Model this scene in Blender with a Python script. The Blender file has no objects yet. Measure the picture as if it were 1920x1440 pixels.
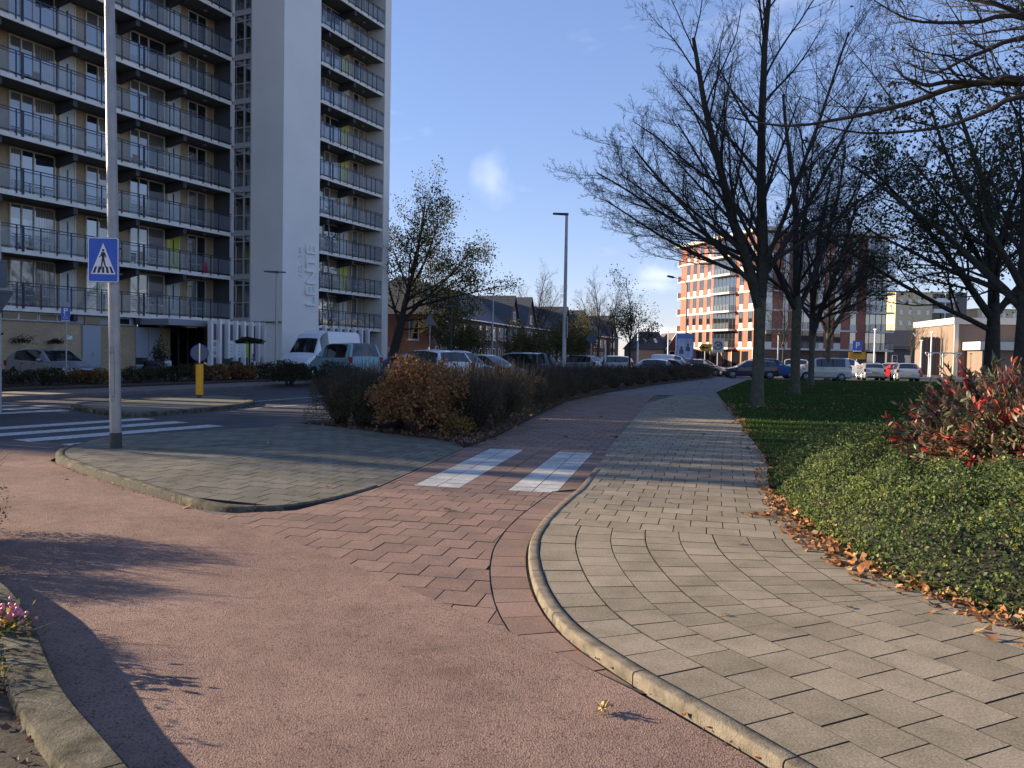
import bpy, math, random
import numpy as np
from mathutils import Vector, Matrix
R = math.radians
scene = bpy.context.scene
col = scene.collection

# ---------------------------------------------------------------- camera
cam_d = bpy.data.cameras.new('camera'); cam = bpy.data.objects.new('camera', cam_d); col.objects.link(cam)
cam_d.sensor_fit = 'HORIZONTAL'; cam_d.sensor_width = 36.0; cam_d.lens = 36.0 * 1540 / 1920
cam_d.clip_start = 0.05; cam_d.clip_end = 4000
cam.location = (0, 0, 1.6)
cam.matrix_world = Matrix.Translation((0, 0, 1.6)) @ Matrix.Rotation(math.pi/2 - math.atan(56/1540), 4, 'X') @ Matrix.Rotation(0.018, 4, 'Z')
scene.camera = cam

# ---------------------------------------------------------------- light
SUN_AZ, SUN_EL = -76.0, 15.5          # compass angle from the view axis (+Y), clockwise
w = bpy.data.worlds.new('World'); scene.world = w; w.use_nodes = True
nt = w.node_tree; nt.nodes.clear()
N = nt.nodes.new; L = nt.links.new
sky = N('ShaderNodeTexSky'); sky.sky_type = 'NISHITA'; sky.sun_disc = False
sky.sun_elevation = R(SUN_EL); sky.sun_rotation = R(SUN_AZ); sky.air_density = 1.0; sky.dust_density = 0.0; sky.ozone_density = 3.5
bg = N('ShaderNodeBackground'); bg.inputs['Strength'].default_value = 0.15
tc = N('ShaderNodeTexCoord'); mp = N('ShaderNodeMapping'); mp.inputs['Scale'].default_value = (1.2, 1.2, 4.2)
mp.inputs['Location'].default_value = (0.35, 0.1, 0.62)
nz = N('ShaderNodeTexNoise'); nz.inputs['Scale'].default_value = 4.0; nz.inputs['Detail'].default_value = 7; nz.inputs['Roughness'].default_value = 0.55
cr = N('ShaderNodeValToRGB'); cr.color_ramp.elements[0].position = 0.60; cr.color_ramp.elements[1].position = 0.80
cr.color_ramp.elements[1].color = (0.22, 0.22, 0.22, 1)
mx = N('ShaderNodeMixRGB'); mx.inputs['Color2'].default_value = (4.6, 4.6, 4.9, 1)
gam = N('ShaderNodeHueSaturation'); gam.inputs['Saturation'].default_value = 1.12; gam.inputs['Value'].default_value = 1.0
L(tc.outputs['Generated'], mp.inputs['Vector']); L(mp.outputs[0], nz.inputs['Vector']); L(nz.outputs['Fac'], cr.inputs[0])
sc1 = N('ShaderNodeVectorMath'); sc1.operation = 'SCALE'; sc1.inputs['Scale'].default_value = 0.2
gm = N('ShaderNodeGamma'); gm.inputs['Gamma'].default_value = 0.62
tint = N('ShaderNodeVectorMath'); tint.operation = 'MULTIPLY'; tint.inputs[1].default_value = (2.5, 2.34, 2.82)
L(sky.outputs[0], sc1.inputs[0]); L(sc1.outputs[0], gm.inputs['Color']); L(gm.outputs[0], tint.inputs[0])
L(tint.outputs[0], gam.inputs['Color']); L(gam.outputs[0], mx.inputs['Color1']); 
n5 = N('ShaderNodeTexNoise'); n5.inputs['Scale'].default_value = 28; n5.inputs['Detail'].default_value = 6; L(tc.outputs['Generated'], n5.inputs['Vector'])
acc = cr.outputs[0]
for (cd, sc_, r_, k_) in (((-.029, .977, .203), (1.0, 1.0, .75), .020, .20), ((-.02, .979, .192), (1, 1, 1.0), .013, .14), ((.179, .979, .0965), (.5, 1, 1.7), .016, .34), ((.172, .982, .085), (.45, 1, 1.9), .014, .25), ((.181, .983, .030), (.3, 1, 2.6), .016, .3)):
    sb = N('ShaderNodeVectorMath'); sb.operation = 'SUBTRACT'; sb.inputs[1].default_value = cd; L(tc.outputs['Generated'], sb.inputs[0])
    ml = N('ShaderNodeVectorMath'); ml.operation = 'MULTIPLY'; ml.inputs[1].default_value = sc_; L(sb.outputs[0], ml.inputs[0])
    ln_ = N('ShaderNodeVectorMath'); ln_.operation = 'LENGTH'; L(ml.outputs[0], ln_.inputs[0])
    ad_ = N('ShaderNodeMath'); ad_.operation = 'MULTIPLY_ADD'; ad_.inputs[1].default_value = .045; L(n5.outputs['Fac'], ad_.inputs[0]); L(ln_.outputs['Value'], ad_.inputs[2])
    mr_ = N('ShaderNodeMapRange'); mr_.interpolation_type = 'SMOOTHSTEP'; mr_.inputs['From Min'].default_value = r_ + .034; mr_.inputs['From Max'].default_value = r_ + .002; mr_.inputs['To Max'].default_value = k_; L(ad_.outputs[0], mr_.inputs['Value'])
    mx_ = N('ShaderNodeMath'); mx_.operation = 'MAXIMUM'; L(acc, mx_.inputs[0]); L(mr_.outputs[0], mx_.inputs[1]); acc = mx_.outputs[0]
L(acc, mx.inputs['Fac']); L(mx.outputs[0], bg.inputs['Color'])
out = N('ShaderNodeOutputWorld'); L(bg.outputs[0], out.inputs[0])

sd = bpy.data.lights.new('sun', 'SUN'); sd.energy = 5.0; sd.angle = R(0.53); sd.color = (1.0, 0.83, 0.60)
sun = bpy.data.objects.new('sun', sd); col.objects.link(sun)
S = Vector((math.sin(R(SUN_AZ))*math.cos(R(SUN_EL)), math.cos(R(SUN_AZ))*math.cos(R(SUN_EL)), math.sin(R(SUN_EL))))
sun.rotation_euler = S.to_track_quat('Z', 'Y').to_euler(); sun.location = (-60, 15, 40)
scene.view_settings.view_transform = 'Standard'; scene.view_settings.look = 'None'
scene.view_settings.exposure = 1.33; scene.view_settings.gamma = 1
try:
    scene.cycles.max_bounces = 6; scene.cycles.transparent_max_bounces = 12; scene.cycles.use_denoising = True
    scene.cycles.caustics_reflective = False; scene.cycles.caustics_refractive = False
except Exception: pass

# ---------------------------------------------------------------- helpers
def tag(o, label=None, cat=None, group=None, kind=None):
    if label: o['label'] = label
    if cat: o['category'] = cat
    if group: o['group'] = group
    if kind: o['kind'] = kind
    return o
def empty(name, loc=(0,0,0), rz=0, **k):
    o = bpy.data.objects.new(name, None); col.objects.link(o)
    o.location = loc; o.rotation_euler = (0,0,rz); o.empty_display_size = .2
    return tag(o, **k)
def link_mesh(name, me, parent=None, loc=None, rz=None):
    o = bpy.data.objects.new(name, me); col.objects.link(o)
    if parent: o.parent = parent
    if loc is not None: o.location = loc
    if rz is not None: o.rotation_euler = (0,0,rz)
    return o
def copy_tree(o, parent=None):
    c = o.copy(); col.objects.link(c)
    if parent: c.parent = parent
    for ch in list(o.children): copy_tree(ch, c)
    return c
class MB:
    def __init__(s): s.v=[]; s.f=[]; s.m=[]
    def add(s, vs, fs, m=0):
        b=len(s.v); s.v.extend([tuple(a) for a in vs])
        for f in fs: s.f.append(tuple(b+i for i in f)); s.m.append(m)
        return s
    def box(s, x0,x1,y0,y1,z0,z1, m=0, M=None):
        vs=[(x0,y0,z0),(x1,y0,z0),(x1,y1,z0),(x0,y1,z0),(x0,y0,z1),(x1,y0,z1),(x1,y1,z1),(x0,y1,z1)]
        if M is not None: vs=[tuple(M@Vector(a)) for a in vs]
        return s.add(vs,[(0,3,2,1),(4,5,6,7),(0,1,5,4),(1,2,6,5),(2,3,7,6),(3,0,4,7)],m)
    def prism(s, poly, z0, z1, m=0, cap=True):
        n=len(poly); a=[(p[0],p[1],z0) for p in poly]+[(p[0],p[1],z1) for p in poly]
        # orientation
        ar=sum(poly[i][0]*poly[(i+1)%n][1]-poly[(i+1)%n][0]*poly[i][1] for i in range(n))
        fs=[(i,(i+1)%n,n+(i+1)%n,n+i) for i in range(n)]
        if cap: fs+= [tuple(range(n-1,-1,-1)), tuple(range(n,2*n))]
        if ar<0: fs=[tuple(reversed(f)) for f in fs]
        return s.add(a,fs,m)
    def tube(s, pts, rad, n=8, m=0, cap=True):
        pts=[Vector(p) for p in pts]
        if not hasattr(rad,'__len__'): rad=[rad]*len(pts)
        b=len(s.v); k=len(pts)
        ref=None
        for i,p in enumerate(pts):
            d=(pts[min(i+1,k-1)]-pts[max(i-1,0)])
            if d.length<1e-9: d=Vector((0,0,1))
            d.normalize()
            if ref is None: ref=Vector((1,0,0)) if abs(d.x)<.8 else Vector((0,1,0))
            u=(ref-d*ref.dot(d)); u.normalize(); ref=u; v=d.cross(u)
            for j in range(n):
                a=2*math.pi*j/n; q=p+(u*math.cos(a)+v*math.sin(a))*rad[i]; s.v.append((q.x,q.y,q.z))
        for i in range(k-1):
            for j in range(n):
                s.f.append((b+i*n+j,b+i*n+(j+1)%n,b+(i+1)*n+(j+1)%n,b+(i+1)*n+j)); s.m.append(m)
        if cap:
            s.f.append(tuple(b+j for j in range(n-1,-1,-1))); s.m.append(m)
            s.f.append(tuple(b+(k-1)*n+j for j in range(n))); s.m.append(m)
        return s
    def cyl(s, x,y,z0,z1,r,n=16,m=0,r2=None):
        return s.tube([(x,y,z0),(x,y,z1)],[r,r if r2 is None else r2],n,m)
    def sweep(s, path, prof, m=0):
        """path: list of ((x,y,z), (nx,ny)); prof: list of (offset along n, height)"""
        b=len(s.v); k=len(path); n=len(prof)
        for (p,nn) in path:
            for (o,h) in prof: s.v.append((p[0]+nn[0]*o,p[1]+nn[1]*o,p[2]+h))
        for i in range(k-1):
            for j in range(n-1):
                s.f.append((b+i*n+j,b+i*n+j+1,b+(i+1)*n+j+1,b+(i+1)*n+j)); s.m.append(m)
        s.f.append(tuple(b+j for j in range(n))); s.m.append(m)
        s.f.append(tuple(b+(k-1)*n+j for j in range(n-1,-1,-1))); s.m.append(m)
        return s
    def mesh(s, name, mats, smooth=False, sharp=None):
        me=bpy.data.meshes.new(name); me.from_pydata(s.v,[],s.f); 
        for mt in (mats if isinstance(mats,(list,tuple)) else [mats]): me.materials.append(mt)
        me.polygons.foreach_set('material_index', s.m)
        if smooth: me.polygons.foreach_set('use_smooth',[True]*len(s.f))
        me.update()
        if smooth and sharp: me.set_sharp_from_angle(angle=R(sharp))
        return me
    def build(s, name, mats, parent=None, smooth=False, sharp=None, loc=None, rz=None, **k):
        o=link_mesh(name, s.mesh(name,mats,smooth,sharp), parent, loc, rz); tag(o,**k); return o
def fastmesh(name, V, F, mats, mi=None, smooth=False):
    """V (n,3), F (m,k) constant k"""
    V=np.asarray(V,dtype=np.float32); F=np.asarray(F,dtype=np.int32)
    me=bpy.data.meshes.new(name); k=F.shape[1]
    me.vertices.add(len(V)); me.vertices.foreach_set('co',V.ravel())
    me.loops.add(F.size); me.loops.foreach_set('vertex_index',F.ravel())
    me.polygons.add(len(F)); me.polygons.foreach_set('loop_start',np.arange(0,F.size,k,dtype=np.int32))
    me.polygons.foreach_set('loop_total',np.full(len(F),k,dtype=np.int32))
    for mt in (mats if isinstance(mats,(list,tuple)) else [mats]): me.materials.append(mt)
    if mi is not None: me.polygons.foreach_set('material_index',np.asarray(mi,dtype=np.int32))
    if smooth: me.polygons.foreach_set('use_smooth',np.ones(len(F),dtype=bool))
    me.update(calc_edges=True); me.validate()
    return me

# ---------------------------------------------------------------- materials
def mat(name, color, rough=.8, metal=0., var=0., vscale=3., bump=0., bscale=40., spec=.5, coat=0., c2=None, ior=None, detail=5, coord='Object', trans=0., alpha=1.):
    m=bpy.data.materials.new(name); m.use_nodes=True; t=m.node_tree; b=t.nodes['Principled BSDF']
    b.inputs['Base Color'].default_value=(*color,1); b.inputs['Roughness'].default_value=rough; b.inputs['Metallic'].default_value=metal
    b.inputs['Specular IOR Level'].default_value=spec; b.inputs['Coat Weight'].default_value=coat; b.inputs['Coat Roughness'].default_value=.05
    if ior: b.inputs['IOR'].default_value=ior
    if alpha<1: b.inputs['Alpha'].default_value=alpha
    tcn=t.nodes.new('ShaderNodeTexCoord')
    if var>0 or c2:
        nz=t.nodes.new('ShaderNodeTexNoise'); nz.inputs['Scale'].default_value=vscale; nz.inputs['Detail'].default_value=detail; nz.inputs['Roughness'].default_value=.6
        t.links.new(tcn.outputs[coord],nz.inputs['Vector'])
        rp=t.nodes.new('ShaderNodeValToRGB'); rp.color_ramp.elements[0].position=.32; rp.color_ramp.elements[1].position=.68
        a=[max(0,c*(1-var)) for c in color]; bb=[min(1,c*(1+var)) for c in color] if not c2 else c2
        rp.color_ramp.elements[0].color=(*a,1); rp.color_ramp.elements[1].color=(*bb,1)
        t.links.new(nz.outputs['Fac'],rp.inputs[0]); t.links.new(rp.outputs[0],b.inputs['Base Color'])
    if bump>0:
        n2=t.nodes.new('ShaderNodeTexNoise'); n2.inputs['Scale'].default_value=bscale; n2.inputs['Detail'].default_value=6; n2.inputs['Roughness'].default_value=.65
        t.links.new(tcn.outputs[coord],n2.inputs['Vector'])
        bp=t.nodes.new('ShaderNodeBump'); bp.inputs['Strength'].default_value=bump; bp.inputs['Distance'].default_value=.01
        t.links.new(n2.outputs['Fac'],bp.inputs['Height']); t.links.new(bp.outputs[0],b.inputs['Normal'])
    if trans>0:
        tr=t.nodes.new('ShaderNodeBsdfTranslucent'); tr.inputs['Color'].default_value=(*[min(1,c*1.3) for c in color],1)
        ms=t.nodes.new('ShaderNodeMixShader'); ms.inputs[0].default_value=trans
        o=t.nodes['Material Output']; t.links.new(b.outputs[0],ms.inputs[1]); t.links.new(tr.outputs[0],ms.inputs[2]); t.links.new(ms.outputs[0],o.inputs[0])
    return m
def brick(name, c1, c2, mortar, bw=.22, bh=.065, axis='x', bump=.3, msize=.012, rough=.85, rot=None):
    """brick courses on vertical walls: u from horizontal position, v = z (object space)"""
    m=bpy.data.materials.new(name); m.use_nodes=True; t=m.node_tree; b=t.nodes['Principled BSDF']; b.inputs['Roughness'].default_value=rough
    tcn=t.nodes.new('ShaderNodeTexCoord'); sp=t.nodes.new('ShaderNodeSeparateXYZ'); t.links.new(tcn.outputs['Object'],sp.inputs[0])
    ad=t.nodes.new('ShaderNodeMath'); ad.operation='ADD'; t.links.new(sp.outputs['X'],ad.inputs[0]); t.links.new(sp.outputs['Y'],ad.inputs[1])
    cb=t.nodes.new('ShaderNodeCombineXYZ'); t.links.new(ad.outputs[0],cb.inputs['X']); t.links.new(sp.outputs['Z'],cb.inputs['Y'])
    br=t.nodes.new('ShaderNodeTexBrick'); br.inputs['Scale'].default_value=1; br.inputs['Brick Width'].default_value=bw; br.inputs['Row Height'].default_value=bh
    br.inputs['Mortar Size'].default_value=msize; br.inputs['Color1'].default_value=(*c1,1); br.inputs['Color2'].default_value=(*c2,1); br.inputs['Mortar'].default_value=(*mortar,1)
    br.inputs['Bias'].default_value=0
    t.links.new(cb.outputs[0],br.inputs['Vector'])
    nz=t.nodes.new('ShaderNodeTexNoise'); nz.inputs['Scale'].default_value=.8; nz.inputs['Detail'].default_value=6; t.links.new(tcn.outputs['Object'],nz.inputs['Vector'])
    mm=t.nodes.new('ShaderNodeMixRGB'); mm.blend_type='OVERLAY'; mm.inputs['Fac'].default_value=.35
    t.links.new(br.outputs['Color'],mm.inputs['Color1']); t.links.new(nz.outputs['Fac'],mm.inputs['Color2']); t.links.new(mm.outputs[0],b.inputs['Base Color'])
    bp=t.nodes.new('ShaderNodeBump'); bp.inputs['Strength'].default_value=bump; bp.inputs['Distance'].default_value=.008; bp.invert=True
    t.links.new(br.outputs['Fac'],bp.inputs['Height']); t.links.new(bp.outputs[0],b.inputs['Normal'])
    return m
M={}
M['pole']=mat('galvanised',(.42,.42,.41),.5,.35,.12,6,.1,60)
M['darkpole']=mat('dark_base',(.06,.06,.06),.6)
M['white']=mat('white_paint',(.78,.78,.76),.45,var=.05,vscale=2)
M['cream']=mat('cream_paint',(.72,.66,.55),.6,var=.05)
M['glass']=mat('window_glass',(.018,.021,.024),.03,0,spec=.9,ior=2.2)
M['darkglass']=mat('dark_glass',(.01,.012,.014),.06,0,spec=.5)
M['black']=mat('black_rubber',(.015,.015,.016),.7)
M['dark']=mat('dark_metal',(.05,.055,.065),.45,.3)
M['chrome']=mat('chrome',(.6,.6,.62),.25,.9)
M['soil']=mat('soil',(.05,.036,.025),.95,var=.4,vscale=9,bump=.8,bscale=30)
# ================================================================= GROUND
def granular(name, c1, c2, scale=260, bump=.7, big=.16, rough=.9, speck=None, stain=None):
    m=bpy.data.materials.new(name); m.use_nodes=True; t=m.node_tree; b=t.nodes['Principled BSDF']; b.inputs['Roughness'].default_value=rough; b.inputs['Specular IOR Level'].default_value=.12
    tcn=t.nodes.new('ShaderNodeTexCoord'); V=tcn.outputs['Object']
    def tex(kind,sc,det=4):
        n=t.nodes.new(kind); n.inputs['Scale'].default_value=sc
        if 'Detail' in n.inputs: n.inputs['Detail'].default_value=det
        t.links.new(V,n.inputs['Vector']); return n
    vo=tex('ShaderNodeTexVoronoi',scale); n1=tex('ShaderNodeTexNoise',scale*.6,3); n2=tex('ShaderNodeTexNoise',.7,6); n3=tex('ShaderNodeTexNoise',6,5)
    rp=t.nodes.new('ShaderNodeValToRGB'); rp.color_ramp.elements[0].position=.3; rp.color_ramp.elements[1].position=.75; rp.color_ramp.elements[0].color=(*c1,1); rp.color_ramp.elements[1].color=(*c2,1)
    hs=t.nodes.new('ShaderNodeSeparateColor'); t.links.new(vo.outputs['Color'],hs.inputs[0]); t.links.new(hs.outputs[0],rp.inputs[0])
    def scl(inp,node,amt,prev):
        mr=t.nodes.new('ShaderNodeMapRange'); mr.inputs['From Min'].default_value=.3; mr.inputs['From Max'].default_value=.7; mr.inputs['To Min'].default_value=1-amt; mr.inputs['To Max'].default_value=1+amt
        t.links.new(node.outputs['Fac'],mr.inputs['Value'])
        mu=t.nodes.new('ShaderNodeVectorMath'); mu.operation='SCALE'; t.links.new(prev,mu.inputs[0]); t.links.new(mr.outputs[0],mu.inputs['Scale']); return mu.outputs[0]
    c=scl(None,n2,big,rp.outputs[0]); c=scl(None,n3,big*.6,c)
    if stain:
        n4=tex('ShaderNodeTexNoise',1.6,9); n4.inputs['Roughness'].default_value=.75; r4=t.nodes.new('ShaderNodeValToRGB'); r4.color_ramp.elements[0].position=.56; r4.color_ramp.elements[1].position=.72; t.links.new(n4.outputs['Fac'],r4.inputs[0])
        m4=t.nodes.new('ShaderNodeMath'); m4.operation='MULTIPLY'; m4.inputs[1].default_value=.45; t.links.new(r4.outputs[0],m4.inputs[0]); x4=t.nodes.new('ShaderNodeMixRGB'); x4.inputs['Color2'].default_value=(*stain,1); t.links.new(m4.outputs[0],x4.inputs['Fac']); t.links.new(c,x4.inputs['Color1']); c=x4.outputs[0]
    t.links.new(c,b.inputs['Base Color'])
    bp=t.nodes.new('ShaderNodeBump'); bp.inputs['Strength'].default_value=min(1,bump); bp.inputs['Distance'].default_value=.004*max(1,bump)
    ad=t.nodes.new('ShaderNodeMath'); ad.operation='ADD'; t.links.new(vo.outputs['Distance'],ad.inputs[0]); t.links.new(n1.outputs['Fac'],ad.inputs[1])
    t.links.new(ad.outputs[0],bp.inputs['Height']); t.links.new(bp.outputs[0],b.inputs['Normal'])
    return m
M['redasph']=granular('red_asphalt',(.062,.042,.035),(.285,.190,.155),scale=100,bump=1.6,big=.20,stain=(.115,.078,.062))
M['asph']=granular('grey_asphalt',(.040,.038,.040),(.11,.103,.103),scale=130,bump=.6,big=.2)
M['paintw']=mat('road_paint',(.50,.49,.455),.75,var=.42,vscale=14,detail=9,bump=.3,bscale=120)
def tilemat(name, c, dv=.18, moss=None):
    """per-tile tint comes from a random-per-island value; grain, stains and wear from noise"""
    m=bpy.data.materials.new(name); m.use_nodes=True; t=m.node_tree; b=t.nodes['Principled BSDF']; b.inputs['Roughness'].default_value=.82; b.inputs['Specular IOR Level'].default_value=.12
    g=t.nodes.new('ShaderNodeNewGeometry'); tcn=t.nodes.new('ShaderNodeTexCoord')
    mr=t.nodes.new('ShaderNodeMapRange'); mr.inputs['To Min'].default_value=1-dv; mr.inputs['To Max'].default_value=1+dv; t.links.new(g.outputs['Random Per Island'],mr.inputs['Value'])
    n1=t.nodes.new('ShaderNodeTexNoise'); n1.inputs['Scale'].default_value=75; n1.inputs['Detail'].default_value=5; n1.inputs['Roughness'].default_value=.8
    n2=t.nodes.new('ShaderNodeTexNoise'); n2.inputs['Scale'].default_value=2.2; n2.inputs['Detail'].default_value=10; n2.inputs['Roughness'].default_value=.7
    for n in (n1,n2): t.links.new(tcn.outputs['Object'],n.inputs['Vector'])
    base=t.nodes.new('ShaderNodeRGB'); base.outputs[0].default_value=(*c,1)
    mo=t.nodes.new('ShaderNodeMixRGB'); mo.inputs['Color2'].default_value=(*(moss or c),1)
    rp=t.nodes.new('ShaderNodeValToRGB'); rp.color_ramp.elements[0].position=.42; rp.color_ramp.elements[1].position=.7
    t.links.new(n2.outputs['Fac'],rp.inputs[0]); t.links.new(rp.outputs[0],mo.inputs['Fac']); t.links.new(base.outputs[0],mo.inputs['Color1'])
    s1=t.nodes.new('ShaderNodeVectorMath'); s1.operation='SCALE'; t.links.new(mo.outputs[0],s1.inputs[0]); t.links.new(mr.outputs[0],s1.inputs['Scale'])
    m2=t.nodes.new('ShaderNodeMapRange'); m2.inputs['From Min'].default_value=.3; m2.inputs['From Max'].default_value=.7; m2.inputs['To Min'].default_value=.50; m2.inputs['To Max'].default_value=1.48; t.links.new(n1.outputs['Fac'],m2.inputs['Value'])
    s2=t.nodes.new('ShaderNodeVectorMath'); s2.operation='SCALE'; t.links.new(s1.outputs[0],s2.inputs[0]); t.links.new(m2.outputs[0],s2.inputs['Scale']); t.links.new(s2.outputs[0],b.inputs['Base Color'])
    bp=t.nodes.new('ShaderNodeBump'); bp.inputs['Strength'].default_value=.8; bp.inputs['Distance'].default_value=.005; t.links.new(n1.outputs['Fac'],bp.inputs['Height']); t.links.new(bp.outputs[0],b.inputs['Normal'])
    return m
M['tile']=tilemat('grey_paving',(.315,.26,.19),.14,(.20,.168,.115))
M['tilei']=tilemat('mossy_paving',(.20,.18,.145),.14,(.13,.125,.085))
M['redtile']=tilemat('red_paving',(.27,.175,.135),.13,(.19,.135,.11))
M['whitetile']=tilemat('white_paving',(.56,.545,.50),.10,(.34,.33,.30))
M['kerb']=mat('kerb_concrete',(.195,.165,.125),.9,spec=.12,var=.38,vscale=9,bump=1.,bscale=90,detail=9)
M['kerbm']=mat('mossy_kerb',(.085,.078,.055),.95,spec=.1,var=.4,vscale=7,bump=1,bscale=60,c2=(.18,.16,.12))
M['pathg']=granular('path_asphalt',(.12,.108,.10),(.22,.20,.185),scale=110,bump=.4,big=.12)
M['joint']=mat('joint_sand',(.045,.04,.03),.95,var=.3,vscale=20)
M['grass']=mat('grass_ground',(.032,.052,.014),1.0,spec=0.0,var=.35,vscale=1.5,bump=.7,bscale=60,detail=9,c2=(.06,.08,.022))
M['litterg']=mat('litter_ground',(.06,.038,.022),.95,var=.5,vscale=14,bump=1,bscale=40)

def catmull(P, step=.15):
    P=[np.array(p,float) for p in P]; out=[]
    Q=[2*P[0]-P[1]]+P+[2*P[-1]-P[-2]]
    for i in range(1,len(Q)-2):
        a,b,c,d=Q[i-1],Q[i],Q[i+1],Q[i+2]; n=max(2,int(np.linalg.norm(c-b)/step))
        for k in range(n):
            t=k/n; out.append(.5*((2*b)+(-a+c)*t+(2*a-5*b+4*c-d)*t*t+(-a+3*b-3*c+d)*t**3))
    out.append(P[-1]); return out
def resample(P, step):
    P=[np.array(p,float) for p in P]; d=[0]
    for i in range(1,len(P)): d.append(d[-1]+np.linalg.norm(P[i]-P[i-1]))
    n=max(1,int(round(d[-1]/step))); s=np.linspace(0,d[-1],n+1); A=np.array(P)
    return [np.array([np.interp(q,d,A[:,k]) for k in range(A.shape[1])]) for q in s]
def normals(P):
    out=[]
    for i in range(len(P)):
        d=P[min(i+1,len(P)-1)][:2]-P[max(i-1,0)][:2]; d=d/np.linalg.norm(d); out.append(np.array([d[1],-d[0]]))  # right-hand side
    return out
def clip(sub, win):
    """clip any polygon by a convex counter-clockwise window"""
    outp=[np.array(p,float) for p in sub]; n=len(win)
    for i in range(n):
        a=win[i]; b=win[(i+1)%n]; e=b-a; inp=outp; outp=[]
        if not inp: return []
        def side(p): return e[0]*(p[1]-a[1])-e[1]*(p[0]-a[0])
        for j in range(len(inp)):
            p=inp[j]; q=inp[(j+1)%len(inp)]; sp,sq=side(p),side(q)
            if sp>=0: outp.append(p)
            if (sp>=0)!=(sq>=0): outp.append(p+(q-p)*(sp/(sp-sq)))
    return outp
def parea(p): return .5*sum(p[i][0]*p[(i+1)%len(p)][1]-p[(i+1)%len(p)][0]*p[i][1] for i in range(len(p)))
def sheet(name, poly, z, m, **k):
    mb=MB(); poly=[tuple(p[:2]) for p in poly]
    if parea(poly)<0: poly=poly[::-1]
    mb.add([(p[0],p[1],z) for p in poly],[tuple(range(len(poly)))]); return mb.build(name,m,kind='structure',**k)
rng=random.Random(5)
def lay(mb, region, quads, zf, gap=.0034, bev=.0016, drop=.014, jit=.0014, jm=1):
    """each tile: (corner list, material index, warp) clipped to the region, bevelled, with a little unevenness"""
    R0=np.array(region); bb=(R0.min(0),R0.max(0))
    for (q,mi) in quads:
        q=[np.array(a,float) for a in q]
        if parea(q)<0: q=q[::-1]
        c=sum(q)/4
        if any(c[k]<bb[0][k]-.4 or c[k]>bb[1][k]+.4 for k in (0,1)): continue
        w=[a+(c-a)*(gap/np.linalg.norm(c-a)*1.4) for a in q]
        p=clip(region,w)
        if len(p)<3 or parea(p)<.002: continue
        pc=sum(p)/len(p); tz=rng.uniform(-jit,jit); gx=rng.uniform(-.004,.004); gy=rng.uniform(-.004,.004)
        top=[]; mid=[]; bot=[]
        for a in p:
            d=pc-a; l=np.linalg.norm(d); ii=a+d*min(.3,bev/l*1.4)
            z=zf(a[0],a[1])+tz+(a[0]-c[0])*gx+(a[1]-c[1])*gy
            top.append((ii[0],ii[1],z)); mid.append((a[0],a[1],z-.003)); bot.append((a[0],a[1],z-drop))
        n=len(p); fs=[tuple(range(n))]+[(n+i,n+(i+1)%n,(i+1)%n,i) for i in range(n)]+[(2*n+i,2*n+(i+1)%n,n+(i+1)%n,n+i) for i in range(n)]
        mb.add(top+mid+bot,fs,mi)
        for q_ in range(2*n): mb.m[-1-q_]=jm

# kerb line between the red path and the footpath
KRc=[(2.6,.6),(1.9,1.75),(1.5,2.42),(1.13,3.16),(.86,3.68),(.56,4.25),(.31,4.88),(.18,5.74),(.17,6.88),(.33,7.95),(.60,9.05),(.86,10.0),(1.15,11.4),(1.45,12.8),(1.84,14.9),(2.62,18.6),(3.7,23.8),(4.98,30.0),(6.25,35.6)]
KR=catmull(KRc,.12); KRr=resample(KR,.15); KN=normals(KRr)
RE=catmull([(4.1,.6),(3.6,2.2),(3.3,3.7),(3.12,5),(2.85,5.7),(2.72,6.4),(2.80,7.87),(3.02,9.35),(3.55,11.3),(4.08,13.1),(5.12,17.8),(7.02,26.3),(8.5,33.3),(9.45,37.6)],.4)
ZA=-.05  # level of the red path, the cycle path and the road
def zfoot(x,y): 
    return 0.0 if y<16 else (-.05*min(1,(y-16)/8))
# base ground, one sheet to the horizon
g=MB(); g.add([(-900,-500,-.075),(1500,-500,-.075),(1500,2500,-.075),(-900,2500,-.075)],[(0,1,2,3)]); g.build('ground',mat('ground_paving',(.11,.105,.10),.9,var=.25,vscale=.2,bump=.2,bscale=20),kind='structure')

# --- red asphalt path (foreground)
AP=[(-12.5,12.2),(-10,12.9),(-8.0,13.15),(-6.95,12.9)]
AP+= [(-6.62,11.75),(-5.18,10.22),(-3.51,8.62),(-2.98,8.16),(-2.3,7.48),(-1.56,6.71),(-1.0,6.03),(-.36,5.26),(0,4.84),(.32,4.42),(.62,4.0),(1.0,3.35),(1.3,2.7),(1.75,1.95),(2.5,.6),(2.6,-6),(-4.5,-6),(-1.6,-.5),(-.25,1.5),(-.95,2.42),(-1.48,3.07),(-1.93,3.57),(-2.55,4.41),(-3.22,5.2),(-4.6,6.3),(-7,7.6),(-12.5,9.8)]
sheet('red_cycle_path',AP,ZA+.004,M['redasph'])
# --- road
ROADn=[(-4.95,17.75),(-.9,27.6),(2.7,36.6),(7.0,48),(16.0,69.5),(24,78)]
ROADf=[(-29,-6),(-22.6,8),(-19.5,14.5),(-15.2,24.3),(-10.6,36),(-6,48),(0,60),(8,73),(20,86)]
sheet('road',[(-12.5,12.2),(-10,12.9),(-8.0,13.15),(-6.95,12.9),(-7.0,14.2),(-6.13,15.5),(-4.97,16.9)]+ROADn+ROADf[::-1]+[(-14,-6),(-16,9)],ZA-.008,M['asph'])
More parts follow.
